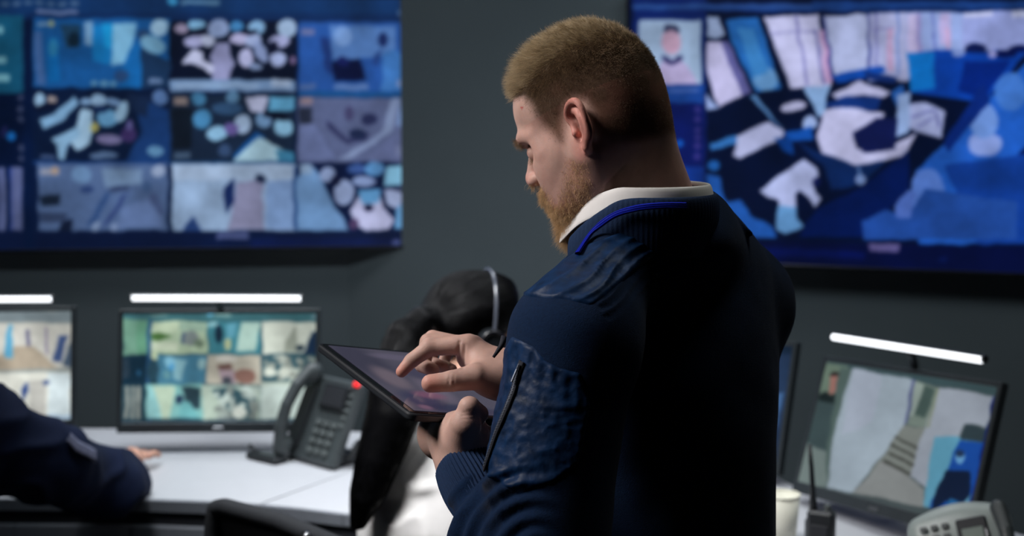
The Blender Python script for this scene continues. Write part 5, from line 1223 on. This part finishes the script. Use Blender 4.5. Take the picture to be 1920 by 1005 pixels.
for sg in (1, -1):
    s = SDF(); an = np.array([*(pc + BL * sg * .11)[:2], .0]); s.cap(an + np.array([0, 0, .06]) - BF * .02, an + BF * .13 + np.array([0, 0, .04]), .045, .036, .02); s.box(an + BF * .055 + np.array([0, 0, .012]), (.145, .048, .012), BM, .01, .01)
    V, Fq = s.mesh(an - [.22, .22, .01], an + [.22, .22, .15], .006); V[:, 2] = np.maximum(V[:, 2], .001); link('shoe', nmesh('shoe', V, Fq), M['shoe'], man)
# ------------------------------------------------------------------ the seated woman with the headset
def woman():
    # head frame: she faces away to the right
    yaw = R_(74); f = np.array([math.sin(yaw) * 1.0, math.cos(yaw), -.12]); f = nrm(f); l = nrm(np.cross([0, 0, 1.0], f)); u = np.cross(f, l); Hm = np.stack([f, l, u], 1)
    O = at(893, 627, 2.93); h = lambda x, y, z: O + Hm @ np.array([x, y, z], float)
    s = SDF(); E = lambda c, r, k=.015, sub=False: s.ell(h(*c), r, Hm, k, sub)
    E((-.005, 0, .045), (.088, .070, .075)); E((.04, 0, -.02), (.048, .055, .068), .02); E((.03, 0, -.06), (.045, .042, .034), .02); E((.082, 0, -.085), (.014, .018, .014), .012)
    s.cap(h(.088, 0, .02), h(.108, 0, -.012), .006, .009, None or .01); E((.096, 0, -.045), (.007, .02, .008), .006)
    for sg in (1, -1):
        s.ell(h(.094, sg * .03, .008), (.015, .014, .009), Hm, .008, True); s.ell(h(.078, sg * .03, .008), (.012, .013, .012), Hm, .003)
        s.ell(h(-.005, sg * .07, .0), (.016, .008, .028), Hm, .006)
    neck = at(868, 772, 2.86); s.cap(h(-.015, 0, -.02), neck, .046, .050, .02)
    c = at(842, 1010, 2.84); hip = np.array([c[0], 2.84, .55])
    sl, sr = at(742, 868, 2.80), at(950, 850, 2.95)
    s.cap(neck, c, .05, .085, .05); s.cap(c, hip, .085, .10, .05); s.cap(sl, sr, .035, .035, .05)
    el, er = np.array([sl[0] - .02, 2.98, .80]), np.array([sr[0] + .05, 3.12, .84]); hl, hr = np.array([sl[0] + .05, 3.22, .80]), np.array([sr[0] + .08, 3.34, .80])
    for a, b, w_, q in ((sl, el, hl, -1), (sr, er, hr, 1)):
        s.chain([a, b, w_], [.036, .032, .024], .012); d = nrm(w_ - b); side = nrm(np.cross(d, [0, 0, 1])); s.cap(w_, w_ + d * .06, .024, .026, .012)
        for k, off in enumerate((-.026, -.009, .009, .026)): s.chain([w_ + d * .07 + side * off, w_ + d * (.105 - abs(off) * .3) + side * off * 1.2 - [0, 0, .004], w_ + d * (.135 - abs(off) * .4) + side * off * 1.3 - [0, 0, .014]], [.0088, .0076, .0064], .003)
        s.chain([w_ + d * .02 - side * q * .022, w_ + d * .055 - side * q * .045 - [0, 0, .008], w_ + d * .08 - side * q * .045 - [0, 0, .014]], [.011, .009, .008], .006)
    for q in (1, -1):
        k0 = hip + np.array([q * .09, .0, 0]); k1 = hip + np.array([q * .11, .42, .0]); s.chain([k0, k1, k1 + [0, .04, -.42]], [.075, .055, .045], .03)
    V, Fq = s.mesh(np.array([-.60, 2.55, .02]), np.array([.35, 3.62, 1.45]), .0055); V = relax(V, Fq, 1, .4)
    me = nmesh('person', V, Fq); C = np.tile(lin((196, 150, 128)), (len(V), 1)); vcolor(me, 'tone', C); o = link('person', me, M['skin']); o.data.materials[0] = M['skin']
    setp(o, 'seated person in a white shirt with a long black ponytail, seen from behind', 'person')
    # blouse
    b = SDF(); b.cap(neck + [0, 0, -.035], c + [0, 0, .03], .070, .135, .05); b.ell(c + [0, -.005, .02], (.175, .115, .17), None, .05); b.ell(hip + [0, 0, .14], (.16, .125, .24), None, .06)
    b.cap(sl + [.02, 0, -.01], sr + [-.01, 0, -.01], .062, .062, .05)
    for a, b_, w_ in ((sl, el, hl), (sr, er, hr)): b.chain([a, b_, b_ * .2 + w_ * .8], [.066, .056, .040], .02)
    V, Fq = b.mesh(np.array([-.62, 2.5, .40]), np.array([.40, 3.5, 1.30]), .007); V = relax(V, Fq, 1, .4); N = vnormals(V, Fq); P = proj(V)
    fold = (1 - np.abs(noise(V * [1.6, 1, .55], 9))) ** 3 * .014 + noise(V, 12) * .004
    dl = polydist(P, [(800, 835), (812, 838), (775, 900), (760, 898)]); fold = fold - .006 * smooth01(dl / 8 + .8) + .008 * smooth01(1 - np.hypot((P[:, 0] - 793) / 40, (P[:, 1] - 915) / 22))
    link('blouse', nmesh('blouse', V + N * fold[:, None], Fq), M['shirt'], o)
    a = np.linspace(0, 2 * math.pi, 60); cen = neck + [0, 0, -.012]
    MB().tube(np.stack([cen[0] + .062 * np.cos(a), cen[1] + .062 * np.sin(a), cen[2] - .012 * np.sin(a)], 1), .014, 10, False).build('blouse_collar', M['shirt'], o, smooth=True)
    t = SDF(); 
    for q in (1, -1):
        k0 = hip + np.array([q * .09, .0, 0]); k1 = hip + np.array([q * .11, .42, .0]); t.chain([k0, k1, k1 + [0, .04, -.40]], [.092, .068, .058], .03)
    V, Fq = t.mesh(np.array([-.60, 2.55, .06]), np.array([.35, 3.62, .75]), .01); link('trousers', nmesh('trousers', V, Fq), M['trouser'], o)
    for q in (1, -1):
        an = hip + np.array([q * .11, .46, -.42]); w = SDF(); w.cap([an[0], an[1] - .02, .05], [an[0], an[1] + .12, .035], .042, .034, .01); V, Fq = w.mesh([an[0] - .1, an[1] - .12, -.01], [an[0] + .1, an[1] + .22, .12], .008); V[:, 2] = np.maximum(V[:, 2], .001); link('shoe', nmesh('shoe', V, Fq), M['shoe'], o)
    # hair: cap, tied lock and strands
    hs = SDF(); G = lambda c, r, k=.02, sub=False: hs.ell(h(*c), r, Hm, k, sub)
    G((-.014, 0, .052), (.100, .084, .080)); G((-.045, 0, .018), (.066, .074, .066), .03); G((.030, 0, .070), (.058, .068, .052), .03); G((.02, .064, .012), (.034, .014, .046), .02)
    G((.105, 0, .034), (.068, .072, .088), .012, True)
    tie = at(789, 604, 2.84)
    hs.cap(h(-.06, .02, .02), tie, .045, .022, .03)
    tail = [tie, at(758, 632, 2.80), at(745, 700, 2.77), at(738, 780, 2.745), at(712, 860, 2.73), at(690, 930, 2.72), at(672, 985, 2.72)]
    hs.chain(tail, [.020, .036, .046, .050, .043, .032, .014], .03)
    V, Fq = hs.mesh(np.array([-.45, 2.60, .85]), np.array([.16, 3.12, 1.46]), .0045); V = relax(V, Fq, 2, .5); N = vnormals(V, Fq)
    ho = link('hair', nmesh('hair', V, Fq), M['hairbase'], o)
    # strands combed along the surface
    T = np.array(tail); n = 9000; ti = RNG.random(n) * (len(T) - 2.2); i = ti.astype(int); fr = (ti - i)[:, None]; rad = np.array([.020, .036, .046, .050, .043, .032, .014])
    ang = RNG.random(n) * 2 * math.pi; rr = np.sqrt(RNG.random(n)) * .3 + .78; pts = []
    for k in range(9):
        q = np.clip(ti + k * .24, 0, len(T) - 1.001); i = q.astype(int); fr = (q - i)[:, None]; p = T[i] * (1 - fr) + T[i + 1] * fr; r_ = (rad[i] * (1 - fr[:, 0]) + rad[i + 1] * fr[:, 0]) * rr
        w = ang + .15 * k * np.sin(ang * 3); pts.append(p + np.stack([np.cos(w) * r_, np.sin(w) * r_ * .9, np.zeros(n)], 1) + RNG.normal(0, .0012, (n, 3)) - np.array([0, 0, .02]) * max(0, 0))
    curves('ponytail_strands', np.stack(pts, 1), np.full((n, 9), .00035) * np.linspace(1, .4, 9), M['blackhair'], ho)
    a_ = V[Fq[:, 0]]; sel = RNG.integers(0, len(V), 9000); sel = sel[(V[sel, 2] > tie[2] - .06)]; P0 = V[sel]; Nn = N[sel]; pts = [P0 + Nn * .0005]; p = P0.copy()
    for k in range(7):
        d = tie - p; d -= Nn * (d * Nn).sum(1)[:, None]; d /= np.linalg.norm(d, axis=1)[:, None] + 1e-6; p = p + d * .009; e = hs.ev(p, 9); g = hs.grad(p); Nn = g; p = p - g * (e - .001)[:, None]; pts.append(p.copy())
    curves('combed_strands', np.stack(pts, 1), np.full((len(sel), 8), .0004), M['blackhair'], ho)
    m = MB()
    for k in range(9):
        t_ = k / 9 * 2 * math.pi; m.tube([tie + np.array([.0, .0, 0]) + .021 * np.array([math.cos(t_), math.sin(t_) * .8, .9 * math.sin(t_)]), tie + .024 * np.array([math.cos(t_ + .8), math.sin(t_ + .8) * .8, .9 * math.sin(t_ + .8)])], .011, 10)
    m.build('hair_tie', M['satin'], o, smooth=True)
    # headset
    hd = empty('headset'); place(hd, O, Hm); setp(hd, 'black call headset with a silver-lit band worn on the black-haired head', 'headset')
    a = np.linspace(0, math.pi, 50); m = MB(); m.tube(np.stack([.012 + 0 * a, .093 * np.cos(a), .012 + .125 * np.abs(np.sin(a)) ** .9], 1), .0044, 10); m.build('headband', M['hsband'], hd, smooth=True)
    for sg in (1, -1):
        MB().tube([(.008, sg * .082, -.002), (.008, sg * .106, -.002)], [.029, .027], 28).build('ear_cup', M['black'], hd, smooth=False)
        a = np.linspace(0, 2 * math.pi, 30); MB().tube(np.stack([.008 + .024 * np.cos(a), np.full(30, sg * .105), -.002 + .024 * np.sin(a)], 1), .005, 8, False).build('ear_cushion', M['satin'], hd, smooth=True)
    MB().tube([(.008, .105, -.01), (.04, .100, -.055), (.09, .06, -.075), (.108, .03, -.07)], .0032, 8).build('boom_arm', M['black'], hd, smooth=True)
    MB().tube([(.106, .036, -.070), (.110, .018, -.070)], .007, 12).build('microphone', M['black'], hd, smooth=True)
M['hairbase'] = mat('black_hair_mass', (7, 7, 9), 0.42, noise_amt=0.3, noise_scale=120, spec=.15)
M['satin'] = mat('black_satin', (18, 18, 24), 0.3, noise_amt=0.2, spec=.5)
M['hsband'] = mat('headset_band', (74, 78, 88), 0.22, noise_amt=0.1, spec=.8)
woman()

# ------------------------------------------------------------------ the person at the left, arm on the desk
def left_person():
    sh = np.array([-1.10, 2.86, 1.02]); el = at(95, 872, 2.97); cuf = at(232, 905, 3.30); wr = at(240, 872, 3.43)
    tc = np.array([-1.32, 2.80, .95]); hip = np.array([-1.36, 2.74, .56]); neck = np.array([-1.30, 2.84, 1.16]); hd = np.array([-1.28, 2.90, 1.34])
    s = SDF(); s.cap(sh, el, .045, .042, .02); s.cap(el, wr, .042, .028, .02)
    d = nrm(np.array([.35, .9, .05])); hb = at(246, 850, 3.50); hb[2] = .785; s.cap(wr, hb, .028, .032, .02)
    for k, (ox, a) in enumerate(((-.034, -.15), (-.012, -.03), (.012, .08), (.034, .2))):
        b0 = hb + [ox, .03, .002]; dd = nrm([math.sin(a), math.cos(a), 0]); s.chain([b0, b0 + dd * .035 + [0, 0, -.002], b0 + dd * .065 + [0, 0, -.014]], [.0105, .0095, .008], .004)
    s.chain([hb + [-.02, -.01, 0], hb + [-.055, .02, -.008], hb + [-.06, .05, -.014]], [.013, .010, .009], .008)
    s.cap(tc, hip, .10, .11, .04); s.cap(tc, neck, .10, .05, .05); s.cap(neck, hd, .05, .05, .02); s.ell(hd + [0, .0, .03], (.075, .095, .115), None, .02); s.ell(hd + [.02, .05, -.03], (.05, .05, .07), None, .02)
    s.ell(hd + [.03, .105, -.005], (.012, .02, .02), None, .01)
    for q in (1, -1): s.ell(hd + [q * .075, -.005, 0], (.008, .018, .028), None, .005)
    s.cap(np.array([-1.52, 2.76, 1.04]), tc, .05, .05, .03); a1 = np.array([-1.58, 2.86, .84]); a2 = np.array([-1.42, 3.20, .80]); s.chain([np.array([-1.52, 2.76, 1.04]), a1, a2], [.045, .04, .028], .02)
    for ox in (-.03, -.01, .01, .03): s.chain([a2 + [ox, .06, -.005], a2 + [ox, .10, -.008], a2 + [ox, .125, -.016]], [.010, .009, .008], .004)
    s.cap(a2, a2 + [0, .06, -.003], .028, .032, .01); s.chain([a2 + [.02, .01, 0], a2 + [.05, .05, -.01]], [.012, .009], .008)
    for q in (1, -1): k1 = hip + [q * .11 + .04, .42, 0]; s.chain([hip + [q * .09, 0, 0], k1, k1 + [0, .04, -.43]], [.08, .06, .045], .03)
    V, Fq = s.mesh([-1.75, 2.5, .02], [-.75, 3.75, 1.52], .0075); V = relax(V, Fq, 1, .4); me = nmesh('person', V, Fq); vcolor(me, 'tone', np.tile(lin((206, 156, 136)), (len(V), 1))); o = link('person', me, M['skin'])
    setp(o, 'seated person at the left edge, dark jacket sleeve and hand resting on the desk', 'person')
    j = SDF(); j.ell(tc, (.20, .13, .24), None, .05); j.ell(hip + [0, 0, .10], (.18, .15, .2), None, .05); j.cap(tc + [0, 0, .12], neck, .10, .058, .05)
    j.chain([sh, sh * .5 + el * .5 + [0, -.01, 0], el, cuf], [.085, .088, .082, .062], .03); j.cap(tc + [.05, 0, .08], sh, .09, .08, .04); j.ell(at(205, 915, 3.16), (.066, .08, .062), None, .04)
    j.chain([tc + [-.05, 0, .08], np.array([-1.52, 2.76, 1.04]), a1, a2 - [0, .02, 0]], [.09, .08, .07, .045], .03)
    V, Fq = j.mesh([-1.78, 2.45, .38], [-.70, 3.55, 1.25], .009); V = relax(V, Fq, 1, .4); N = vnormals(V, Fq)
    f = (1 - np.abs(noise(V * [1, .7, 1.3], 13))) ** 3 * .012 + noise(V, 10) * .005; V = V + N * f[:, None]
    keep = V[:, 2] > 0; V[:, 2] = np.where((V[:, 1] > 3.22) & (V[:, 2] < .7525), .7525, V[:, 2])
    jj = link('jacket', nmesh('jacket', V, Fq), M['jacket2'], o)
    ax = nrm(cuf - at(205, 915, 3.16)); ribbed_cuff('cuff', cuf - ax * .055 + [0, 0, .004], cuf + ax * .02 + [0, 0, .006], .061, .047, 44, jj, .0012).data.materials[0] = M['jacket2']
    # shoulder badge
    H = [j.hit(x, y, 2.2, 3.6) for x, y in ((118, 826), (135, 842), (152, 850), (166, 858))]; H = [h for h in H if h is not None]
    if len(H) > 2:
        H = np.array(H); G = j.grad(H); T = np.gradient(H, axis=0); S = np.cross(T, G); S /= np.linalg.norm(S, axis=1)[:, None]; ribbon('arm_badge', H + G * .016, S, G, .03, M['patch'], jj, .002)
    h = SDF(); h.ell(hd + [0, -.012, .045], (.083, .098, .112), None, .01); h.ell(hd + [.02, .07, -.005], (.07, .06, .085), None, .01, True); V, Fq = h.mesh(hd - .16, hd + .2, .006); link('hair', nmesh('hair', V, Fq), M['hairbase'], o)
    t = SDF()
    for q in (1, -1): k1 = hip + [q * .11 + .04, .42, 0]; t.chain([hip + [q * .09, 0, 0], k1, k1 + [0, .04, -.41]], [.095, .075, .058], .03)
    V, Fq = t.mesh([-1.75, 2.5, .05], [-.95, 3.4, .75], .011); link('trousers', nmesh('trousers', V, Fq), M['trouser'], o)
    for q in (1, -1):
        an = hip + [q * .11 + .04, .46, 0]; w = SDF(); w.cap([an[0], an[1] - .02, .05], [an[0], an[1] + .12, .035], .042, .034, .01); V, Fq = w.mesh([an[0] - .1, an[1] - .12, -.01], [an[0] + .1, an[1] + .22, .12], .009); V[:, 2] = np.maximum(V[:, 2], .001); link('shoe', nmesh('shoe', V, Fq), M['shoe'], o)
left_person()
def stool(x, y, label):
    r = empty('office_stool', (x, y, 0)); setp(r, label, 'stool'); MB().lathe((0, 0, 0), [(0, .36), (.19, .36), (.21, .385), (.20, .42), (.0, .43)], 36).build('seat', M['chair'], r, smooth=True); star_base(r, .36, .26)
stool(-1.36, 2.74, 'round black stool under the person at the left edge')
